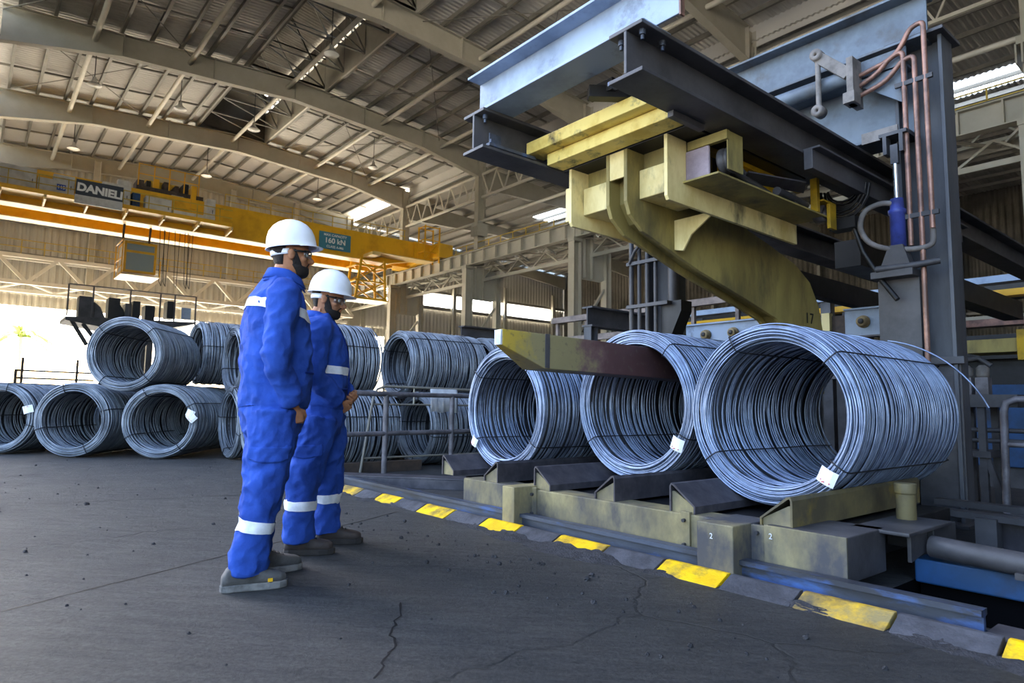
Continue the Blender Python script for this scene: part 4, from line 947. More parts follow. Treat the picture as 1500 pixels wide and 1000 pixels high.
    rings(p, [(((w0 + w1) / 2, 0, wz + .1), (0, ww, 0), ((w1 - w0) / 2, 0, 0)), (((w0 + w1) / 2, 0, wz), (0, ww + .01, 0), ((w1 - w0) / 2 + .005, 0, 0)), (((w0 + w1) / 2, 0, wz - .1), (0, ww, 0), ((w1 - w0) / 2 - .01, 0, 0)), (((w0 + w1) / 2, 0, wz - .16), (0, ww * .7, 0), ((w1 - w0) / 2 - .06, 0, 0))], 24, True, 2.5)
    for s_ in ('R', 'L'):
        l = S['leg' + s_]; rr = S.get('legr', [.135, .118, .105, .088, .092, .088])
        A_, B_, C2 = [Vector(x) for x in l]
        limb(p, [A_ + Vector((0, 0, .03)), A_ * .5 + B_ * .5, B_, B_ * .45 + C2 * .55, B_ * .12 + C2 * .88, C2 + Vector((0, 0, -.03))], rr, 20)
    o = tro = p.build('trousers', 'cloth', t); remesh(o, .009, 2, ((wr1, .032, .5), (wr2, -.033, .3)))
    for s_ in ('R', 'L'):
        l = S['leg' + s_]; B_, C2 = Vector(l[1]), Vector(l[2]); u = S['tapeleg' + s_]; d = (C2 - B_).normalized(); c = B_ + (C2 - B_) * u
        side = Vector((0, 1, 0)); fr = side.cross(d); fr = fr if fr.x > 0 else -fr; r_ = S.get('taper', .099) + .006; v = []; n = 32; dz = .028
        n = 56; v = []
        for k in range(n):
            a = 2 * math.pi * k / n
            for e in (-dz, -dz * .33, dz * .33, dz): v.append(c + (fr * math.cos(a) + side * math.sin(a)) * r_ + d * e)
        o = MB().add(v, [(4 * k + i, 4 * ((k + 1) % n) + i, 4 * ((k + 1) % n) + i + 1, 4 * k + i + 1) for k in range(n) for i in range(3)], True).build('leg_tape', 'tape', t)
        sw = o.modifiers.new('wrap', 'SHRINKWRAP'); sw.target = tro; sw.wrap_method = 'NEAREST_SURFACEPOINT'; sw.wrap_mode = 'OUTSIDE_SURFACE'; sw.offset = .0045
        o['label'] = 'white reflective tape'
    # cargo pocket flap on the right thigh
    l = S['legR']; c = Vector(l[0]) * .42 + Vector(l[1]) * .58; fp = MB(); v = []
    for i in range(7):
        a = R(-62 + 104 * i / 6)
        for z in (.0, -.06 - .02 * math.cos((i - 3) / 3 * 1.4)): v.append((c.x + (.119) * math.sin(a), c.y - .119 * math.cos(a), c.z + .07 + z))
    fp.add(v, [(2 * i, 2 * i + 1, 2 * i + 3, 2 * i + 2) for i in range(6)], True); o = fp.build('pocket_flap', 'cloth', t)
    su = o.modifiers.new('sub', 'SUBSURF'); su.subdivision_type = 'SIMPLE'; su.levels = su.render_levels = 3
    sw = o.modifiers.new('wrap', 'SHRINKWRAP'); sw.target = tro; sw.wrap_method = 'NEAREST_SURFACEPOINT'; sw.wrap_mode = 'OUTSIDE_SURFACE'; sw.offset = .006
    sd = o.modifiers.new('thickness', 'SOLIDIFY'); sd.thickness = .006; sd.offset = -1
    # shoes
    for s_ in ('R', 'L'):
        hx, hy, yaw_, ln = S['shoe' + s_]
        so_ = empty('shoe'); so_.parent = t; so_.location = (hx, hy, 0); so_.rotation_euler = (0, 0, yaw_)
        k = ln / .31
        up_ = MB(); secs = [(.008, .0, .03, .05), (.03, .002, .044, .088), (.07, .0, .044, .108), (.11, .0, .043, .112), (.15, .0, .046, .088), (.19, .0, .051, .072), (.235, .0, .053, .064), (.275, .0, .046, .055), (.302, .0, .026, .042)]
        rings(up_, [((x * k, y, .022 + hh * .5), (0, w_, 0), (0, 0, hh * .5)) for x, y, w_, hh in secs], 20, True, 2.7)
        limb(up_, [(.07 * k, 0, .06), (.08 * k, 0, .09), (.085 * k, 0, .11)], [.044, .043, .04], 16)
        o = up_.build('upper', S['shoem'], so_); remesh(o, .006, 3)
        sl_ = MB(); outl = [(.002, .0), (.008, .026), (.035, .04), (.1, .04), (.16, .046), (.22, .055), (.27, .05), (.305, .03), (.318, 0)]
        pl = [(x * k, y) for x, y in outl] + [(x * k, -y) for x, y in outl[-2:0:-1]]
        sl_.prism(pl, 'z', 0.0, .036); sl_.build('sole', S['solem'], so_, bevel=.006)
        if s_ == 'R' or True:
            lc = MB()
            for i in range(5):
                x = (.105 + .022 * i) * k; hh = np.interp(x / k, [q_[0] for q_ in secs], [q_[3] for q_ in secs]) + .024
                lc.tube([(x, -.03, hh - .022), (x + .006, -.014, hh - .003), (x + .004, 0, hh + .002), (x, .014, hh - .003), (x + .006, .03, hh - .022)], .004, 6)
            if s_ == 'R' and S['shoem'] == 'shoe': MB().box(.215, .237, -.0605, -.053, .040, .056).build('orange_label', 'craneyellow', so_)
            o = lc.build('laces', 'blackpaint', so_); o['kind'] = 'stuff'
    return t
S1 = dict(hat=R(-9), hats=.93, ear=(.055, 0, 1.708), hpitch=R(2), hyaw=R(-4), collar=1.60, pocket=1.07, tape=(1.435, 1.36, .05),
          torso=[(.885, -.165, .165, .185), (.93, -.172, .185, .195), (1.05, -.170, .192, .195), (1.17, -.170, .180, .195), (1.30, -.168, .162, .205), (1.40, -.160, .140, .212), (1.47, -.140, .112, .205), (1.53, -.105, .075, .165), (1.575, -.075, .065, .105), (1.60, -.05, .06, .075)],
          armR=((-.02, -.205, 1.455), (-.035, -.265, 1.12), (.055, -.20, .915)), armL=((-.02, .205, 1.455), (-.01, .27, 1.12), (.09, .10, .93)),
          handR=((.062, -.19, .895), (.25, .25, -.9), (.2, 1, .1), (1, -.2, .2), .95, 1.0), handL=((.10, .075, .91), (.15, -.35, -.9), (.0, -1, .1), (1, .1, .2), .95, 1.0),
          waist=(.86, -.155, .150, .185), legR=((-.01, -.095, .84), (-.05, -.115, .47), (-.115, -.132, .10)), legL=((.015, .095, .84), (.0, .11, .47), (-.03, .13, .10)), tapelegR=.45, tapelegL=.45, taper=.1,
          shoeR=(-.235, -.132, R(-3), .315), shoeL=(-.075, .132, R(6), .305), shoem='shoe', solem='sole')
person('bearded worker in blue coveralls nearer the camera, looking up towards the gantry, arms lowered', (1.252, 3.501, 0), R(-8), S1)
S2 = dict(ear=(-.035, 0, 1.578), hpitch=R(12), hyaw=R(-6), collar=1.475, pocket=1.0, tape=(1.13, 1.115, .05),
          torso=[(.875, -.17, .105, .175), (.92, -.178, .110, .185), (1.04, -.172, .115, .185), (1.15, -.170, .108, .19), (1.25, -.168, .096, .198), (1.33, -.165, .07, .202), (1.39, -.155, .04, .195), (1.44, -.135, .005, .16), (1.475, -.115, .0, .105), (1.495, -.1, -.0, .075)],
          armR=((-.065, -.198, 1.37), (-.055, -.26, 1.08), (.06, -.13, .93)), armL=((-.065, .198, 1.37), (-.01, .26, 1.10), (.10, .07, .97)),
          handR=((.072, -.11, .92), (.45, .6, -.6), (.1, 1, .2), (.8, -.2, .6), .92, .9), handL=((.11, .05, .965), (.5, -.7, -.35), (-.1, -1, .1), (.5, .2, .8), .92, .8),
          waist=(.83, -.172, .09, .175), legR=((-.05, -.095, .80), (-.125, -.125, .44), (-.135, -.15, .10)), legL=((-.03, .095, .80), (-.01, .13, .44), (.0, .15, .10)), tapelegR=.42, tapelegL=.42, taper=.098,
          shoeR=(-.22, -.151, R(4), .3), shoeL=(-.07, .151, R(2), .3), shoem='shoebrown', solem='soledark')
person('bearded worker in blue coveralls with head bowed and hands clasped, farther from the camera', (1.7975, 4.0155, 0), R(-30), S2)
# ------------------------------------------------------------------ stored coils behind the workers
QS = .95; q = .551
for lab, x, y, z, k in (
    ('dark wire coil on the floor behind the railing, beside the farther worker', 3.24, 8.62, q, 0),
    ('dark wire coil on the floor behind the railing, bore open to the left', 5.25, 8.62, q, 1),
    ('dark wire coil on the floor at the right end behind the railing', 6.9, 8.62, q, 2),
    ('dark wire coil in the back floor row behind the farther worker', 3.24, 9.77, q, 2),
    ('dark wire coil in the back floor row under the long upper coil', 5.2, 9.77, q, 0),
    ('dark wire coil in the back floor row at the right end', 6.85, 9.77, q, 1),
    ("dark wire coil on the upper row right behind the farther worker's chest", 3.24, 9.195, 1.53, 1),
    ('dark wire coil on the upper row with its open bore facing left', 5.24, 9.195, 1.53, 2),
    ('dark wire coil on the upper row at the far right above the near saddle coil', 6.86, 9.195, 1.53, 0)):
    stored(lab, x, y, z, 0, k, QS, roll=rng.uniform(0, 6))
for lab, x, y, z, k in (
    ('dark wire coil on the floor just left of the nearer worker', 3.25, 10.95, .58, 2),
    ("dark wire coil raised on others, against the nearer worker's back", 3.42, 11.54, 1.6, 0),
    ('dark wire coil raised on others, right of the topmost pyramid coil', 3.15, 12.75, 1.775, 1)):
    stored(lab, x, y, z, 0, k, 1.0, roll=rng.uniform(0, 6))
stored('dark wire coil lying behind the right pyramid coil, seen through its bore', 3.29, 12.78, .59, A1, 2, 1.0)
stored('dark wire coil lying behind the left pyramid coil, seen through its bore', 2.25, 13.72, .59, A1, 0, 1.0)
stored('dark wire coil beyond the leftmost coil, seen through its bore', .3, 17.0, .59, R(30), 0, 1.0)
# low plate and skid in front of the railing
lp = MB(); a = Vector((3.27, 7.05, .05)); b2 = Vector((4.30, 5.80, .05)); lp.bar(a, b2, .22, .1); lp.bar(a + Vector((.02, .02, .06)), b2 + Vector((.02, .02, .06)), .28, .02)
tag(lp.build('ramp_beam', 'saddle', bevel=.004), 'rusty dark beam on the floor left of the saddle table', 'beam', kind='thing')
MT['rustbrown'] = mat('rusty_brown_steel', '#54463c', '#3c3431', .5, 4, rough=.7)
tag(MB().box(3.3, 4.95, 7.93, 8.04, 0, .14).build('coil_skid', 'rustbrown', bevel=.005), 'brown steel skid on the floor under the railing', 'skid')
# railings
MT['railgrey'] = mat('scuffed_grey_pipe', '#77747a', '#5a575a', .5, 6, rough=.5, metal=.2)
rl = empty('pipe_railing', (4.7, 7.45, 0)); tag(rl, 'grey pipe railing standing beside the farther worker', 'railing', kind='thing')
for x, y in ((2.98, 7.2), (4.06, 7.38), (5.18, 7.56), (6.3, 7.74)): P(MB().cyl((x, y, 0), (x, y, 1.02), .035, 10), 'post', 'railgrey', rl)
for z in (1.03, .54): P(MB().cyl((2.9, 7.187, z), (6.4, 7.756, z), .03, 10), 'rail', 'railgrey', rl)
r2 = empty('hoop_railing', (5, 7.7, 0)); tag(r2, 'thin bent-pipe barrier behind the grey railing', 'railing')
y = 7.86; pts = [(3.98, y, .02), (4.1, y, .8), (4.14, y, 1.02), (4.19, y, 1.10), (4.30, y, 1.14), (5.2, y, 1.13), (5.9, y, 1.12)]
P(MB().tube(pts, .018, 8), 'hoop', 'purlin', r2)
for z, x0 in ((.90, 4.12), (.50, 4.06), (.2, 4.02)): P(MB().cyl((x0, y, z), (5.9, y, z), .013, 8), 'rail', 'purlin', r2)
for x in (4.75, 5.45): P(MB().cyl((x, y, .9), (x, y, 1.13), .012, 8), 'post', 'cream', r2)
P(MB().cyl((5.9, y, 0), (5.9, y, 1.12), .018, 8), 'post', 'cream', r2)
sh = MB(); v = []
for i in range(13):
    x = 5.0 + .46 * i / 12; d = .018 * math.sin(i * 2.1)
    v += [(x, y - .045 + d, .80 + .01 * math.sin(i)), (x, y - .035 + d * .6, 1.0), (x, y - .024, 1.125)]
sh.add(v, [(3 * i + k, 3 * i + 3 + k, 3 * i + 4 + k, 3 * i + 1 + k) for i in range(12) for k in (0, 1)], True)
MT['plastic'] = mat('white_plastic_sheet', '#c9ccd2', '#b4b7bd', .4, 6, rough=.5)
o = sh.build('plastic_sheet', 'plastic'); sd = o.modifiers.new('thickness', 'SOLIDIFY'); sd.thickness = .004
tag(o, 'white plastic sheet hung on the bent-pipe barrier', 'sheet')
r3 = empty('tubular_guard', (7.4, 1.4, 0)); tag(r3, 'yellowish tubular guard rail at the right edge behind the gantry column', 'railing')
pts = [(7.35, 1.81, 0), (7.42, 1.81, .92), (7.43, 1.79, 1.0), (7.45, 1.72, 1.035), (7.5, 1.2, 1.035), (7.5, .3, 1.035)]
P(MB().tube(pts, .032, 10), 'hoop', 'railgrey', r3)
for z in (.62,): P(MB().cyl((7.4, 1.81, z), (7.5, .3, z), .025, 8), 'rail', 'railgrey', r3)
P(MB().cyl((7.5, .3, 0), (7.5, .3, 1.035), .032, 10), 'post', 'railgrey', r3)

# ------------------------------------------------------------------ machinery behind the gantry
vs_ = empty('valve_stand', (7.4, 2.05, 0)); tag(vs_, 'dark valve stand with grey valve blocks right of the gantry column', 'stand')
P(MB().box(7.5, 7.95, 1.72, 2.3, .96, 1.08), 'table', 'dark', vs_)
P(MB().box(7.5, 7.95, 1.95, 2.3, .48, .54), 'shelf', 'dark', vs_)
for (x, y) in ((7.56, 2.2), (7.56, 2.02), (7.9, 2.2), (7.9, 2.0)): P(MB().box(x - .03, x + .03, y - .03, y + .03, 0, .96), 'leg', 'dark', vs_)
P(MB().bar((7.56, 2.0, .5), (7.56, 1.86, 0), .05, .05), 'brace', 'dark', vs_)
for y in (2.16, 2.02):
    vb = P(MB().box(7.6, 7.72, y - .055, y + .055, 1.08, 1.25), 'valve_block', 'railgrey', vs_, bevel=.006)
    P(MB().lathe([(0, 0), (.055, 0), (.06, .03), (.06, .09), (.03, .12), (0, .12)], (7.66, y, 1.25), n=12), 'valve_cap', 'dustgrey', vs_)
P(MB().tube([(7.66, 2.3, 1.3), (7.66, 2.2, 1.42), (7.66, 2.05, 1.44), (7.66, 1.95, 1.36)], .025, 8), 'hose', 'dark', vs_)
for z in (.74, .64): P(MB().cyl((7.6, 2.3, z), (7.6, 1.2, z), .022, 8), 'pipe', 'dark', vs_)
P(MB().box(7.5, 7.9, 1.45, 1.6, 1.08, 1.3), 'white_box', 'plastic', vs_)
cb = empty('blue_cabinet', (10, 2.4, 0)); tag(cb, 'blue machine cabinet in the shade behind the valve stand', 'cabinet')
P(MB().box(9.8, 10.3, 1.4, 2.75, .25, 1.25), 'body', 'deepblue', cb, bevel=.01); P(MB().box(9.85, 10.25, 1.45, 2.7, 0, .25), 'plinth', 'dark', cb); P(MB().box(9.78, 9.80, 2.0, 2.06, .5, 1.0), 'door_handle', 'dark', cb)
# roller conveyor
rc = empty('roller_conveyor', (8.2, 4.4, 1)); tag(rc, 'light blue conveyor beam with round roller hubs behind the coils', 'conveyor')
for (a, b_) in ((2.72, 3.55), (3.95, 6.3)):
    P(MB().box(8.2, 8.26, a, b_, 1.80, 2.12), 'side_beam', 'bluesteel', rc); P(MB().box(8.16, 8.3, a, b_, 2.115, 2.135), 'flange', 'bluesteel', rc); P(MB().box(8.16, 8.3, a, b_, 1.78, 1.80), 'flange', 'saddle', rc)
MT['brassy'] = mat('dusty_brass_hub', '#a5926b', '#7c6c50', .5, 8, rough=.55)
for y in (3.33, 2.95, 4.62, 5.06, 5.50, 5.94):
    hb = P(MB().lathe([(0, -.09), (.05, -.09), (.062, -.075), (.062, -.03), (.075, -.03), (.075, 0), (0, 0)], (8.2, y, 1.965), (1, 0, 0), 18), 'roller_hub', 'brassy', rc)
    P(MB().lathe([(0, -.105), (.03, -.105), (.034, -.09), (0, -.09)], (8.2, y, 1.965), (1, 0, 0), 12), 'hub_nut', 'dark', rc)
for y in (2.8, 4.1, 6.1): P(MB().box(8.3, 8.5, y - .1, y + .1, 0, 1.9), 'support', 'darkbluesteel', rc)
P(MB().box(8.3, 8.9, 3.5, 3.75, 1.62, 2.08), 'drive_box', 'rustbrown', rc); P(MB().box(8.25, 8.35, 3.76, 3.86, 1.6, 2.12), 'end_bracket', 'yellow', rc)
P(MB().box(8.4, 8.5, 2.6, 6.3, 1.3, 1.5), 'cross_tie', 'saddle', rc)
# brown double rail behind
br_ = empty('barrier_rail', (9, 7, 1)); tag(br_, 'dusty brown double barrier rail beyond the C-hook', 'railing')
for z in (2.60, 2.20): P(MB().box(8.95, 9.05, 4.6, 9.6, z - .055, z + .055), 'rail', 'rustcream', br_) if 'rustcream' in MT else None
MT['rustcream'] = mat('dusty_brown_rail', '#8b7c72', '#6a5e57', .5, 4, rough=.7)
for z in (2.60, 2.20): P(MB().box(8.95, 9.05, 4.6, 9.6, z - .055, z + .055), 'rail', 'rustcream', br_)
for y in np.arange(4.7, 9.6, .8): P(MB().box(9.0, 9.06, y - .03, y + .03, 1.7, 2.6), 'post', 'rustcream', br_)
for y in (4.8, 7.2, 9.5): P(MB().box(9.0, 9.2, y - .1, y + .1, 0, 1.75), 'support', 'darkbluesteel', br_)
P(MB().box(8.9, 9.3, 4.6, 9.6, 1.66, 1.74), 'deck', 'dark', br_)
for lab, (x0, x1, y, zt, h_) in (('dark steel beam end left of the far gantry column', (6.75, 8.3, 6.5, 2.335, .29)), ('dark steel beam end behind the upper row of coils', (7.44, 8.6, 10.6, 2.46, .22))):
    tbm = empty('beam_trestle', (x0, y, 0)); tag(tbm, lab, 'beam', kind='thing')
    P(MB().ibeam((x0, y, zt - h_ / 2), (x1, y, zt - h_ / 2), .2, h_, .02, .025), 'beam', 'dark', tbm)
    for x in (x0 + .08, x1 - .1): P(MB().ibeam((x, y, 0), (x, y, zt - h_), .14, .14, .015, .02, upv=(1, 0, 0)), 'leg', 'darkbluesteel', tbm)
# pipes and wedge on the far gantry column
for k, y in enumerate((5.10, 4.98, 4.86, 4.74)): P(MB().cyl((6.06, y, .05), (6.06, y, 3.3), .028 - .004 * (k % 2), 8), 'riser_pipe', 'dark', ga)
P(MB().tube([(6.02, 5.1, 2.62), (6.0, 5.0, 2.75), (5.98, 4.86, 2.86), (5.98, 4.7, 3.0)], .02, 6), 'riser_pipe', 'dark', ga)
P(MB().prism([(4.70, 1.6), (4.62, 1.6), (4.42, 2.0), (4.42, 2.12), (4.70, 2.12)], 'x', 6.1, 6.3), 'column_bracket', 'black', ga)
P(MB().cyl((6.15, 4.56, 2.12), (6.15, 4.56, 2.62), .06, 12), 'column_jack', 'dark', ga)
for z in (2.1, 2.62): P(MB().box(6.02, 6.1, 4.55, 5.15, z - .02, z + .02), 'pipe_clamp', 'dark', ga)
# cables under the near runner beam
cbd = MB()
for k in range(9):
    a = rng.uniform(-.5, .5); pts = []
    for i in range(9):
        t = i / 8 * math.pi; pts.append((5.95 + .03 * math.sin(k), 2.56 + .13 * math.cos(t) * (1 + .1 * k % 3) + .02 * a, 2.90 - (.12 + .02 * k) * math.sin(t)))
    cbd.tube(pts, .011, 5)
o = P(cbd, 'cable_loops', 'black', ga); o['kind'] = 'stuff'
P(MB().box(5.9, 6.05, 2.44, 2.66, 2.52, 2.62), 'cable_clamp', 'black', ga)
P(MB().tube([(5.97, 2.5, 2.6), (6.0, 2.42, 2.3), (6.03, 2.28, 2.02), (6.0, 2.16, 1.85)], .022, 8), 'hose', 'black', ga)
for (y0, y1) in ((2.75, 3.0), (3.9, 4.05)): P(MB().box(6.75, 12.6, y0, y1, 2.35, 2.62), 'energy_chain', 'black', ga)
# second hook and conveyors farther right, in shade
h2 = empty('c_hook', (11.5, 2.3, 1)); tag(h2, 'second yellow C-hook in the dark behind the valve stand', 'hook')
P(MB().prism([(10.6, 2.0), (11.6, 2.0), (12.2, 1.7), (12.4, 1.1), (12.4, .55), (11.95, .55), (11.9, 1.05), (11.7, 1.45), (11.3, 1.6), (10.6, 1.6)], 'y', 2.2, 2.4), 'spine', 'brightyellow', h2)
P(MB().box(10.4, 12.4, 2.2, 2.42, .38, .56), 'fork', 'brightyellow', h2)
P(MB().box(10.7, 11.3, 1.9, 3.0, 1.72, 1.9), 'yoke_box', 'olive', h2); P(MB().box(11.6, 12.4, 2.15, 2.45, 0, .4), 'stand', 'dark', h2)
def conveyor(label, x, y0, y1, z, m):
    c = empty('side_conveyor', (x, (y0 + y1) / 2, 0)); tag(c, label, 'conveyor')
    P(MB().box(x, x + .3, y0, y1, z - .12, z), 'beam', m, c); 
    for y in np.linspace(y0 + .3, y1 - .3, 3): P(MB().box(x + .05, x + .25, y - .1, y + .1, 0, z - .12), 'leg', 'dark', c)
conveyor('blue conveyor beam in the dark right of the gantry column', 13.5, .5, 12, 3.25, 'bluesteel')
conveyor('orange yellow conveyor beam in the dark right of the gantry column', 14.5, .5, 12, 3.15, 'craneyellow')
conveyor('pinkish rusty conveyor beam in the dark right of the gantry column', 13.0, .5, 11, 2.45, 'copper')
conveyor('pale grey conveyor beam behind the second C-hook', 15.0, 1.0, 12, 2.75, 'cream')
# pit side: blue beam, pipe, channels
bp = empty('pit_beam', (3.9, 0, 0)); tag(bp, 'deep blue beam under a long grey pipe beside the pit at the lower right', 'beam', kind='thing')
P(MB().box(4.10, 4.35, -5.8, 1.42, -1.0, 0), 'pedestal', 'pitblack', bp)
P(MB().box(4.02, 4.4, -5.8, 1.42, 0, .125), 'body', 'deepblue', bp, bevel=.01)
gp = empty('long_pipe', (3.95, 0, .2)); tag(gp, 'long grey pipe running right from the saddle table end', 'pipe')
P(MB().tube([(4.02, 1.33, .20), (3.96, .9, .19), (3.9, -1.5, .188)], .058, 14), 'tube', 'dark', gp)
for y in (.9, -.8): P(MB().box(3.88, 4.06, y - .04, y + .04, .13, .16), 'pipe_saddle', 'dark', gp)
ch_ = empty('floor_channel', (5.2, 1, .2)); tag(ch_, 'dark steel channel beams by the foot of the gantry column', 'beam', kind='thing')
P(MB().bar((5.35, 1.75, .22), (4.9, -1.5, .22), .12, .04), 'channel', 'dark', ch_); P(MB().bar((5.75, 1.85, .24), (5.4, -1.5, .24), .12, .04), 'channel', 'dark', ch_)
P(MB().bar((5.4, 1.5, .10), (5.1, -1.5, .10), .05, .2), 'web_plate', 'saddle', ch_)
for (x, y) in ((5.25, 1.4), (5.6, 1.3), (5.0, -1.2), (5.4, -1.2)): P(MB().box(x - .06, x + .06, y - .06, y + .06, 0, .22), 'foot', 'dark', ch_)

# ------------------------------------------------------------------ overhead travelling crane
kr = empty('overhead_crane', (14, 49, 12)); tag(kr, 'yellow double girder travelling crane spanning the hall', 'crane')
def K(mb, name, m='craneyellow', bevel=0): return P(mb, name, m, kr, bevel=bevel)
for y in (46.8, 50.6):
    K(MB().prism([(-.6, 12.15), (25.5, 12.15), (28.0, 12.75), (28.0, 14.3), (-.6, 14.3)], 'y', y, y + .9), 'girder')
    K(MB().box(-.6, 25.5, y - .12, y + 1.02, 12.08, 12.16).box(-.6, 28.0, y - .08, y + .98, 14.3, 14.36), 'girder_flange', 'cranelit')if 'cranelit' in MT else None
MT['cranelit'] = mat('lit_crane_yellow', '#dfc07c', '#cfae66', .4, .8, rough=.5)  # paler yellow paints in ground light bounced onto the crane's undersides
for y in (46.8, 50.6): K(MB().box(-.6, 25.5, y - .12, y + 1.02, 12.08, 12.15), 'girder_flange', 'cranelit')
K(MB().box(29.3, 30.7, 45.2, 53.0, 13.05, 14.2), 'end_carriage'); K(MB().box(27.8, 29.6, 46.6, 47.9, 12.9, 14.3), 'girder_end'); K(MB().box(27.8, 29.6, 50.4, 51.7, 12.9, 14.3), 'girder_end')
for y in (45.9, 52.2): K(MB().lathe([(0, -.12), (.35, -.12), (.35, .12), (0, .12)], (30, y, 13.36), (1, 0, 0), 16), 'wheel', 'dark')
K(MB().box(-.6, 12.9, 45.3, 46.8, 12.50, 12.58), 'walkway', 'cranelit'); K(MB().box(-.6, 12.9, 45.26, 45.32, 12.50, 12.75), 'walkway_kick_plate')
for x in np.arange(.6, 13.2, 2.05): K(MB().bar((x, 45.25, 12.42), (x, 46.8, 12.42), .12, .16).bar((x, 45.35, 12.3), (x, 46.7, 12.15), .1, .1), 'walkway_bracket', 'cranelit')
def handrail(x0, x1, y, z, h, name='walkway_handrail', st=1.4):
    m_ = MB()
    for x in np.arange(x0, x1 + .01, st): m_.bar((x, y, z), (x, y, z + h), .05, .05)
    for f in (.5, 1): m_.bar((x0, y, z + h * f), (x1, y, z + h * f), .05, .05)
    return K(m_, name, 'railyellow')
handrail(-.5, 12.9, 45.35, 12.58, 1.05); handrail(13, 27.5, 47.6, 14.36, 1.0, 'girder_handrail', 1.6)
K(MB().box(23.5, 29, 45.4, 46.8, 12.55, 12.62), 'walkway', 'cranelit'); K(MB().box(23.3, 24.0, 45.3, 46.8, 12.3, 12.55), 'walkway_bracket', 'cranelit')
MT['cabgrey'] = mat('pale_grey_cabinet', '#d2d0c9', '#b5b2a9', .4, 1.5, rough=.5)
def cabinet(x0, x1, z0, z1, m='cabgrey', y=45.9, d=.7, name='electric_cabinet'):
    o = K(MB().box(x0, x1, y, y + d, z0, z1), name, m, .02); 
    b_ = P(MB().box(x0 + .06, x1 - .06, y - .02, y, z0 + .08, z1 - .08), 'cabinet_door', m, kr); 
    hh = P(MB().box(x1 - .2, x1 - .16, y - .05, y - .02, (z0 + z1) / 2 - .12, (z0 + z1) / 2 + .12), 'door_handle', 'dark', kr); return o
cabinet(.5, 2.2, 12.58, 14.05); cabinet(3.0, 4.05, 12.58, 14.0); cabinet(5.45, 6.95, 12.58, 14.1); cabinet(7.8, 9.3, 12.58, 13.72); cabinet(9.45, 10.2, 13.3, 14.4, y=46.9); cabinet(11.4, 11.95, 12.58, 14.3)
cabinet(9.4, 12.0, 12.58, 13.15, y=46.0); cabinet(7.07, 7.5, 12.58, 13.8, 'deepblue', name='blue_tank'); cabinet(4.25, 5.2, 13.4, 13.95, 'deepblue', 46.3, name='blue_tank')
gr = MB()
for x in np.arange(2.3, 2.98, .11): gr.box(x, x + .06, 45.9, 45.95, 12.6, 13.6)
gr.box(2.28, 3.0, 45.95, 46.5, 12.58, 13.65); K(gr, 'resistor_grille', 'cabgrey')
gr = MB()
for x in np.arange(6.3, 6.98, .16): gr.box(x, x + .08, 46.2, 46.25, 13.9, 14.5)
gr.box(6.28, 6.98, 46.25, 46.7, 13.85, 14.52); K(gr, 'resistor_grille', 'cabgrey')
for x0 in (8.9, 9.6):
    gr = MB().box(x0 - .1, x0 + .7, 46.9, 47.4, 13.3, 14.3)
    for x in np.arange(x0, x0 + .6, .18): gr.box(x, x + .06, 46.85, 46.9, 13.4, 14.2)
    K(gr, 'resistor_grille', 'cabgrey')
# crane trolley machinery
K(MB().box(7.4, 11.4, 46.9, 51.2, 14.36, 14.6), 'trolley_frame', 'rustbrown'); K(MB().lathe([(0, -1), (.45, -1), (.45, 1), (0, 1)], (9.2, 49, 15.2), (1, 0, 0), 16), 'rope_drum', 'brightyellow')
for i in range(7):
    x = 7.5 + i * .55; zz = 14.6 + rng.uniform(.2, .7); K(MB().box(x, x + rng.uniform(.25, .45), 47 + rng.uniform(0, 1.5), 48.8, 14.6, zz + .3), 'hoist_motor', ('rustbrown', 'black', 'craneyellow', 'rustbrown')[i % 4], .03)
for x in (7.5, 8.4, 9.3, 10.2, 11.1): K(MB().bar((x, 47, 14.6), (x, 47, 16.1), .06, .06), 'hoist_post')
for z in (15.4, 16.05): K(MB().bar((7.5, 47, z), (11.1, 47, z), .05, .05), 'hoist_rail')
K(MB().box(10.6, 10.9, 46.7, 47.1, 13.6, 15.2), 'trolley_end'); K(MB().box(11.0, 13.4, 46.85, 47.0, 13.0, 13.9), 'trolley_end')
for x in (9.0, 9.25, 9.9, 10.5, 10.7): K(MB().tube([(x, 47.3, 12.1), (x + .1, 47.3, 8.6), (x + .25, 47.3, 8.3), (x + .3, 47.3, 12)], .02, 4), 'hanging_cable', 'black')
# signs
MT['signdark'] = mat('dark_sign_board', '#3d434c', rough=.5); MT['signwhite'] = mat('sign_white', '#f2f2ef', rough=.5); MT['signblue'] = mat('plaque_blue', '#2a4fa8', rough=.5); MT['signteal'] = mat('teal_sign_board', '#3f7f94', rough=.5)
sg = K(MB().box(4.05, 6.46, 45.18, 45.24, 12.82, 13.74), 'name_board', 'signdark'); K(MB().box(4.02, 6.46, 45.18, 45.24, 12.3, 12.82), 'name_board_panel', 'cabgrey')
text('name_lettering', 'DANIELI', .64, 'signwhite', frame(Vector((5.27, 45.16, 13.22)) - Vector(kr.location), (1, 0, -.045), (0, 0, 1)), kr, .01, .03, space=1.0)
K(MB().box(3.18, 3.62, 45.84, 45.88, 13.05, 13.4), 'number_plaque', 'signblue')
text('plaque_number', '115', .26, 'signwhite', frame(Vector((3.4, 45.83, 13.22)) - Vector(kr.location), (1, 0, 0), (0, 0, 1)), kr, .004, .006)
K(MB().box(19.6, 22.15, 46.70, 46.76, 12.48, 13.78), 'capacity_board', 'signteal')
for body, sz, z in (('MAX CAPACITY', .26, 13.56), ('160 kN', .56, 13.13), ('CLASS A-M6', .26, 12.68)):
    text('capacity_lettering', body, sz, 'signwhite', frame(Vector((20.87, 46.68, z)) - Vector(kr.location), (1, 0, 0), (0, 0, 1)), kr, .006, .004 if sz < .5 else .012)
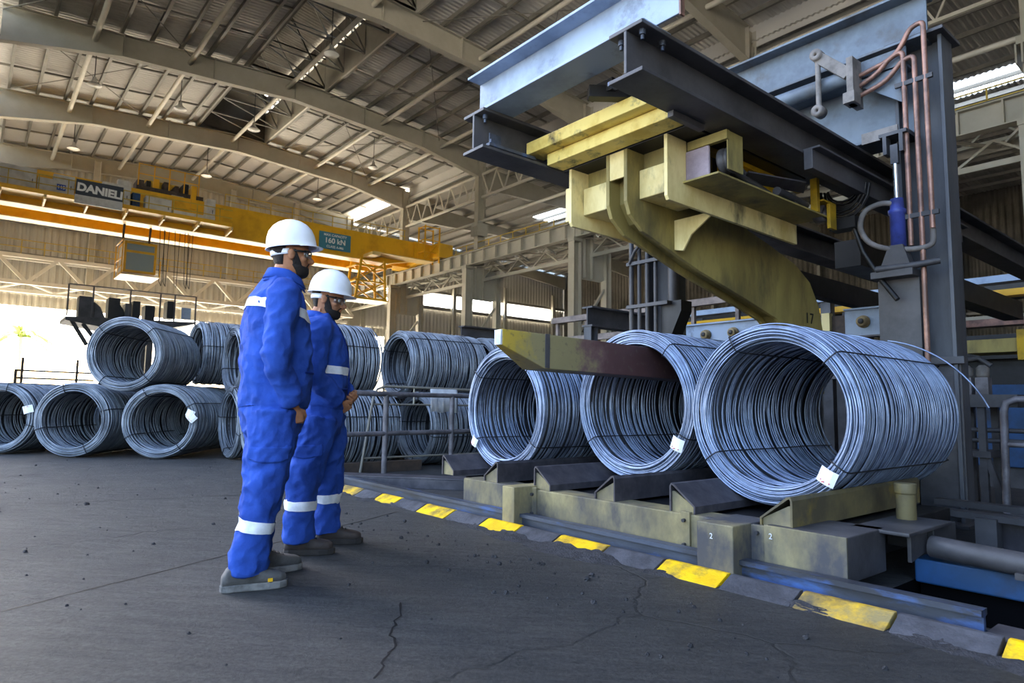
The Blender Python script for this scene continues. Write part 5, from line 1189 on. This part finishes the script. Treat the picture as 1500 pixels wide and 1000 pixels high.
# operator cab
cabm = K(MB().box(6.85, 8.65, 46.0, 48.2, 8.75, 8.9).box(6.85, 8.65, 46.0, 48.2, 10.55, 10.7).box(6.85, 6.98, 46.0, 46.13, 8.9, 10.55).box(8.52, 8.65, 46.0, 46.13, 8.9, 10.55).box(6.85, 6.98, 48.07, 48.2, 8.9, 10.55).box(8.52, 8.65, 48.07, 48.2, 8.9, 10.55).box(6.95, 8.55, 46.02, 46.1, 10.0, 10.15).box(6.95, 8.55, 48.1, 48.18, 8.9, 10.55), 'operator_cab')
MT['cabglass'] = mat('cab_glazing', '#8f9a98', rough=.15, spec=.6)
P(MB().box(6.98, 8.52, 46.04, 46.07, 8.9, 10.0).box(6.98, 8.52, 46.04, 46.07, 10.15, 10.55), 'cab_window', 'cabglass', kr); P(MB().box(6.88, 6.92, 46.13, 48.07, 8.9, 10.55), 'cab_window', 'cabgrey', kr); P(MB().box(8.58, 8.62, 46.13, 48.07, 8.9, 10.55), 'cab_window', 'cabglass', kr)
K(MB().box(6.7, 8.85, 45.7, 48.3, 8.55, 8.62), 'cab_platform', 'cranelit')
cr_m = MB()
for (x, y) in ((6.72, 45.72), (8.83, 45.72), (6.72, 48.2), (8.83, 48.2)): cr_m.bar((x, y, 8.6), (x, y, 10.75 if x < 8 else 9.6), .06, .06)
cr_m.bar((6.72, 45.72, 9.6), (6.72, 48.2, 9.6), .05, .05).bar((6.72, 45.72, 10.7), (6.72, 48.2, 10.7), .05, .05).bar((6.72, 45.72, 9.1), (6.72, 48.2, 9.1), .05, .05)
K(cr_m, 'cab_guard'); K(MB().bar((7.0, 47.9, 10.65), (7.0, 47.6, 12.15), .12, .12).bar((8.5, 47.9, 10.65), (8.5, 47.6, 12.15), .12, .12).box(7.2, 8.5, 46.6, 47.9, 10.7, 10.85), 'cab_hanger', 'rustbrown')
# lattice service cage under the right end
lt = MB()
for (x, y) in ((22.6, 46.5), (25.2, 46.5), (22.6, 48.2), (25.2, 48.2)): lt.bar((x, y, 9.0), (x + (.4 if x < 24 else -.2), y, 12.2), .16, .16)
for z in (9.05, 10.4, 11.6):
    for (p, q_) in (((22.6, 46.5), (25.2, 46.5)), ((22.6, 48.2), (25.2, 48.2)), ((22.6, 46.5), (22.6, 48.2)), ((25.2, 46.5), (25.2, 48.2))): lt.bar((*p, z), (*q_, z), .12, .12)
for y in (46.5, 48.2): lt.bar((22.6, y, 9.1), (25, y, 10.4), .1, .1).bar((25.2, y, 9.1), (23, y, 10.4), .1, .1).bar((22.6, y, 10.4), (25, y, 12), .1, .1).bar((25.2, y, 10.4), (23, y, 12), .1, .1)
lt.box(22.4, 25.4, 46.3, 48.4, 8.92, 9.0)
K(lt, 'lattice_cage')
for z0 in (12.7,):
    lt = MB()
    for x in (28.2, 29.6): 
        for y in (45.6, 46.6): lt.bar((x, y, 12.6), (x, y, 15.6), .1, .1)
    for z in (13.4, 14.4, 15.5): lt.bar((28.2, 45.6, z), (29.6, 45.6, z), .08, .08).bar((28.2, 46.6, z), (29.6, 46.6, z), .08, .08).bar((28.2, 45.6, z), (28.2, 46.6, z), .08, .08)
    lt.bar((28.2, 45.6, 12.7), (29.6, 45.6, 14.4), .08, .08); K(lt, 'end_lattice')
# ------------------------------------------------------------------ pendant lamps
MT['lampbody'] = mat('grey_lamp_bell', '#9d9a92', rough=.4, metal=.3); MT['lampglass'] = mat('lamp_glass', '#e6e4dc', rough=.2)
LAMPS = [(13.7, 32.1, 'near the bright ridge louvres'), (13.85, 44.9, 'below the ridge between two rafters'), (4.8, 57.4, 'high at the far left roof bay'), (14.0, 57.0, 'below the far ridge, over the crane hoist'), (23.5, 56.8, "over the farther worker's helmet"), (9.2, 44.8, 'left of the ridge shaft'), (4.5, 44.7, 'in the left roof bay before the crane'), (23.5, 46, 'in the right roof slope before the eave truss')]
for x, y, where in LAMPS:
    zt = roof_z(min(x, 12.2) if 12.4 < x < 17.6 else x) - .1; zl = 19.4
    lm = empty('pendant_lamp', (x, y, zt)); tag(lm, 'grey bell pendant lamp ' + where, 'lamp', 'pendant lamps under the roof')
    if 12.4 < x < 17.6: P(MB().bar((12.3, y, zt + .1), (17.7, y, zt + .1), .06, .06), 'hanger_bar', 'purlin', lm)
    P(MB().cyl((x, y, zl + .5), (x, y, zt + .1), .025, 6), 'cord', 'black', lm)
    P(MB().lathe([(.0, .55), (.1, .5), (.12, .3), (.18, .22), (.38, .05), (.42, 0), (.40, .0)], (x, y, zl), n=18), 'bell', 'lampbody', lm)
    P(MB().lathe([(.40, 0), (.30, -.06), (0, -.09)], (x, y, zl), n=18), 'glass', 'lampglass', lm)
# ------------------------------------------------------------------ elevated platform beyond the pyramid
pf = empty('service_platform', (5.2, 34, 0)); tag(pf, 'dark raised service platform with cabinets before the bright doorway', 'platform')
def Q(mb, n, m='dark', bevel=0): return P(mb, n, m, pf, bevel=bevel)
Q(MB().prism([(2.95, 4.35), (7.95, 4.55), (7.95, 4.45), (6.4, 4.05), (4.3, 4.0), (2.95, 4.2)], 'y', 33, 35.2), 'deck')
for x in (4.7, 6.2):
    for y in (33.3, 34.9): Q(MB().bar((x, y, 0), (x, y, 4.2), .25, .25), 'leg')
Q(MB().bar((3.2, 33.2, 4.2), (3.8, 33.2, 3.2), .15, .15), 'brace'); Q(MB().bar((3.6, 33.2, 4.1), (4.3, 33.2, 3.2), .15, .15), 'brace')
for (x0, x1, z0, z1, m) in ((3.45, 3.95, 4.5, 5.35, 'dark'), (4.55, 5.0, 4.45, 5.4, 'black'), (5.2, 5.45, 4.5, 5.2, 'darkbluesteel'), (5.5, 5.8, 4.45, 5.35, 'black'), (6.0, 6.4, 4.5, 5.2, 'black'), (6.9, 7.25, 4.8, 5.5, 'black')):
    Q(MB().box(x0, x1, 33.6, 34.4, z0 - .1, z1), 'cabinet', m, .02)
Q(MB().prism([(4.0, 4.4), (4.5, 4.4), (4.25, 4.95), (4.0, 5.15)], 'y', 33.6, 34.3), 'motor_cover', 'dark', .03); Q(MB().prism([(4.95, 4.4), (5.25, 4.4), (5.15, 4.9), (4.95, 5.2)], 'y', 33.6, 34.3), 'motor_cover', 'black', .03)
Q(MB().box(7.5, 7.9, 33.5, 33.55, 4.7, 5.25), 'blue_panel', 'bluesteel')
hr = MB()
for x in (3.0, 3.9, 5.3, 6.5, 7.1, 8.0): hr.bar((x, 33.1, 4.4), (x, 33.1, 5.75), .06, .06)
hr.bar((3.0, 33.1, 5.75), (8.0, 33.1, 5.75), .05, .05)
Q(hr, 'handrail')
# outside: parapet, palm
op = empty('yard_railing', (1.9, 24, 0)); tag(op, 'low dark railing with posts left beyond the leftmost coils', 'railing')
for x in (1.05, 1.2, 2.55): P(MB().bar((x, 24, 0), (x, 24, 2.1 if x != 1.05 else 1.75), .06 if x != 1.05 else .22, .06), 'post', 'rustbrown', op)
for z in (1.72, 1.5): P(MB().bar((1.05, 24, z), (3.0, 24, z - .02), .04, .05), 'rail', 'rustbrown', op)
tk = empty('scrap_skip', (2.4, 27, 0)); tag(tk, 'rusty scrap skip beyond the leftmost coils', 'skip')
P(MB().prism([(1.2, .3), (3.6, .3), (3.9, 1.25), (1.0, 1.2)], 'y', 26.5, 27.6), 'body', 'rustbrown', tk); P(MB().box(1.6, 3.3, 26.7, 27.4, 0, .3), 'base', 'dark', tk)
pm = empty('palm_tree', (4.6, 100, 0)); tag(pm, 'pale sunlit palm tree outside the doorway', 'tree')
MT['frond'] = mat('palm_leaf', '#8d9a4e', '#76833f', .5, 2, rough=.6); MT['trunk'] = mat('palm_trunk', '#8b7a62', rough=.9)
P(MB().tube([(4.6, 100, 0), (4.7, 100, 4), (4.6, 100, 8.5)], [.3, .22, .2], 8), 'trunk', 'trunk', pm)
for k in range(16):
    a = k * 2.4; e = .3 + (k % 4) * .3; mb = MB(); v = []
    for i in range(7):
        t = i / 6; x = 3.2 * t; z = 8.5 + 3.0 * t * e - 2.6 * t * t; wd = .45 * (1 - t * .8) * (.4 + t) + .03
        for s_ in (-1, 0, 1): v.append((4.6 + x * math.cos(a) - s_ * wd * math.sin(a), 100 + x * math.sin(a) + s_ * wd * math.cos(a), z - .22 * abs(s_)))
    mb.add(v, [(3 * i + j, 3 * i + 3 + j, 3 * i + 4 + j, 3 * i + 1 + j) for i in range(6) for j in (0, 1)])
    P(mb, 'frond', 'frond', pm)
# ------------------------------------------------------------------ debris on the floor
gvl = MB(); rg = random.Random(3)
for k in range(420):
    if k < 200: x = rg.uniform(2.2, 3.02) - abs(rg.gauss(0, .15)); y = rg.uniform(.4, 7)
    elif k < 360: x, y = rg.uniform(-1, 3), rg.uniform(1.2, 12)
    else: x, y = rg.gauss(2.75, .12), rg.gauss(6.0, .4)
    if min(math.hypot(x - 1.25, y - 3.5), math.hypot(x - 1.8, y - 4.0)) < .42 or (x > 2.72 and y > -.5): continue
    r_ = min(.022, .004 + rg.expovariate(1 / .004)); n = 5; v = []
    for zz, f in ((0, 1), (.6, .9), (1.1, .4)):
        for i in range(n):
            a = i * 6.283 / n + zz; v.append((x + r_ * f * math.cos(a) * rg.uniform(.7, 1.3), y + r_ * f * math.sin(a) * rg.uniform(.7, 1.3), zz * r_))
    gvl.add(v, [(i + q_ * n, (i + 1) % n + q_ * n, (i + 1) % n + (q_ + 1) * n, i + (q_ + 1) * n) for q_ in (0, 1) for i in range(n)] + [tuple(range(2 * n, 3 * n))])
MT['coke'] = mat('coke_crumbs', '#353538', '#232326', .5, 20, rough=.8)
tag(gvl.build('debris', 'coke'), 'dark crumbs of slag scattered over the floor', 'debris', kind='stuff')

# soot heaped along the foot of the kerb
sm = MB(); rg = random.Random(5); ny, nx = 240, 12; v = []
ph = [rg.uniform(0, 6.28) for _ in range(12)]
for i in range(ny + 1):
    y = -.4 + 7.4 * i / ny
    h = .012 + .014 * sum(math.sin(y * f + ph[k]) for k, f in enumerate((1.3, 2.9, 5.3, 9.1, 14.7))) / 2.2
    h = max(.0, h); wd = .16 + .12 * math.sin(y * 2.1 + 1)
    for j in range(nx + 1):
        t = j / nx; v.append((3.06 - wd * t, y, -.004 + (h + .004) * (1 - t) ** 1.5 * (1 + .35 * math.sin(37 * y + 9 * j) * math.sin(17 * y + 5 * j))))
sm.add(v, [(i * (nx + 1) + j, (i + 1) * (nx + 1) + j, (i + 1) * (nx + 1) + j + 1, i * (nx + 1) + j + 1) for i in range(ny) for j in range(nx)], True)
MT['soot'] = mat('soot_heap', '#3b3b40', '#2a2a2d', .5, 18, rough=.9, bump=.6, bscale=90)
tag(sm.build('soot_heap', 'soot'), 'dark soot heaped along the foot of the painted kerb', 'soot', kind='stuff')
mf = empty('machine_frame', (17, 5, 0)); tag(mf, 'tall dark machine frame in the shade far right of the gantry column', 'machine')
for y in (-1, 2.2, 5.4, 8.6, 11.8): P(MB().box(17, 17.5, y - .25, y + .25, 0, 3.6), 'upright', 'dark', mf)
for z in (3.5, 2.2, 1.1): P(MB().box(17.05, 17.4, -1, 11.8, z - .15, z + .15), 'cross_beam', 'black', mf)
for y in (.6, 3.8, 7.0, 10.2): P(MB().box(17.3, 18.6, y - 1.3, y + 1.3, 0, 2.6), 'machine_body', ('black', 'darkbluesteel', 'rustbrown', 'black')[int(y) % 4], mf)

# joints and a crack in the floor
def strip(name, pts, wd, m='soot', z=.0015):
    v = []; pts = [Vector((p[0], p[1], z)) for p in pts]
    for i, p in enumerate(pts):
        d = (pts[min(i + 1, len(pts) - 1)] - pts[max(i - 1, 0)]).normalized(); nrm = Vector((-d.y, d.x, 0)); w_ = wd * rg.uniform(.5, 1.3)
        v += [p + nrm * w_ / 2, p - nrm * w_ / 2]
    o = MB().add(v, [(2 * i, 2 * i + 1, 2 * i + 3, 2 * i + 2) for i in range(len(pts) - 1)]).build(name, 'black'); o.parent = fl; return o
def wob(p, q, n, a): 
    p = Vector(p); q = Vector(q); d = (q - p); nr = Vector((-d.y, d.x)).normalized()
    return [p + d * i / n + nr * rg.uniform(-a, a) for i in range(n + 1)]
strip('floor_joint', wob((-1.4, 2.87), (2.9, 5.0), 60, .006), .012)
strip('floor_joint', wob((-1.4, 7.55), (2.4, 6.68), 50, .008), .014)
strip('floor_crack', [p + Vector((rg.uniform(-.012, .012), rg.uniform(-.012, .012))) for a, b_ in zip([(1.62, 2.75), (1.549, 2.636), (1.442, 2.489), (1.368, 2.392), (1.326, 2.284), (1.249, 2.213), (1.197, 2.134)], [(1.549, 2.636), (1.442, 2.489), (1.368, 2.392), (1.326, 2.284), (1.249, 2.213), (1.197, 2.134), (1.10, 2.02)]) for p in [Vector(a) * (1 - t) + Vector(b_) * t for t in (0, .35, .7)]], .009)
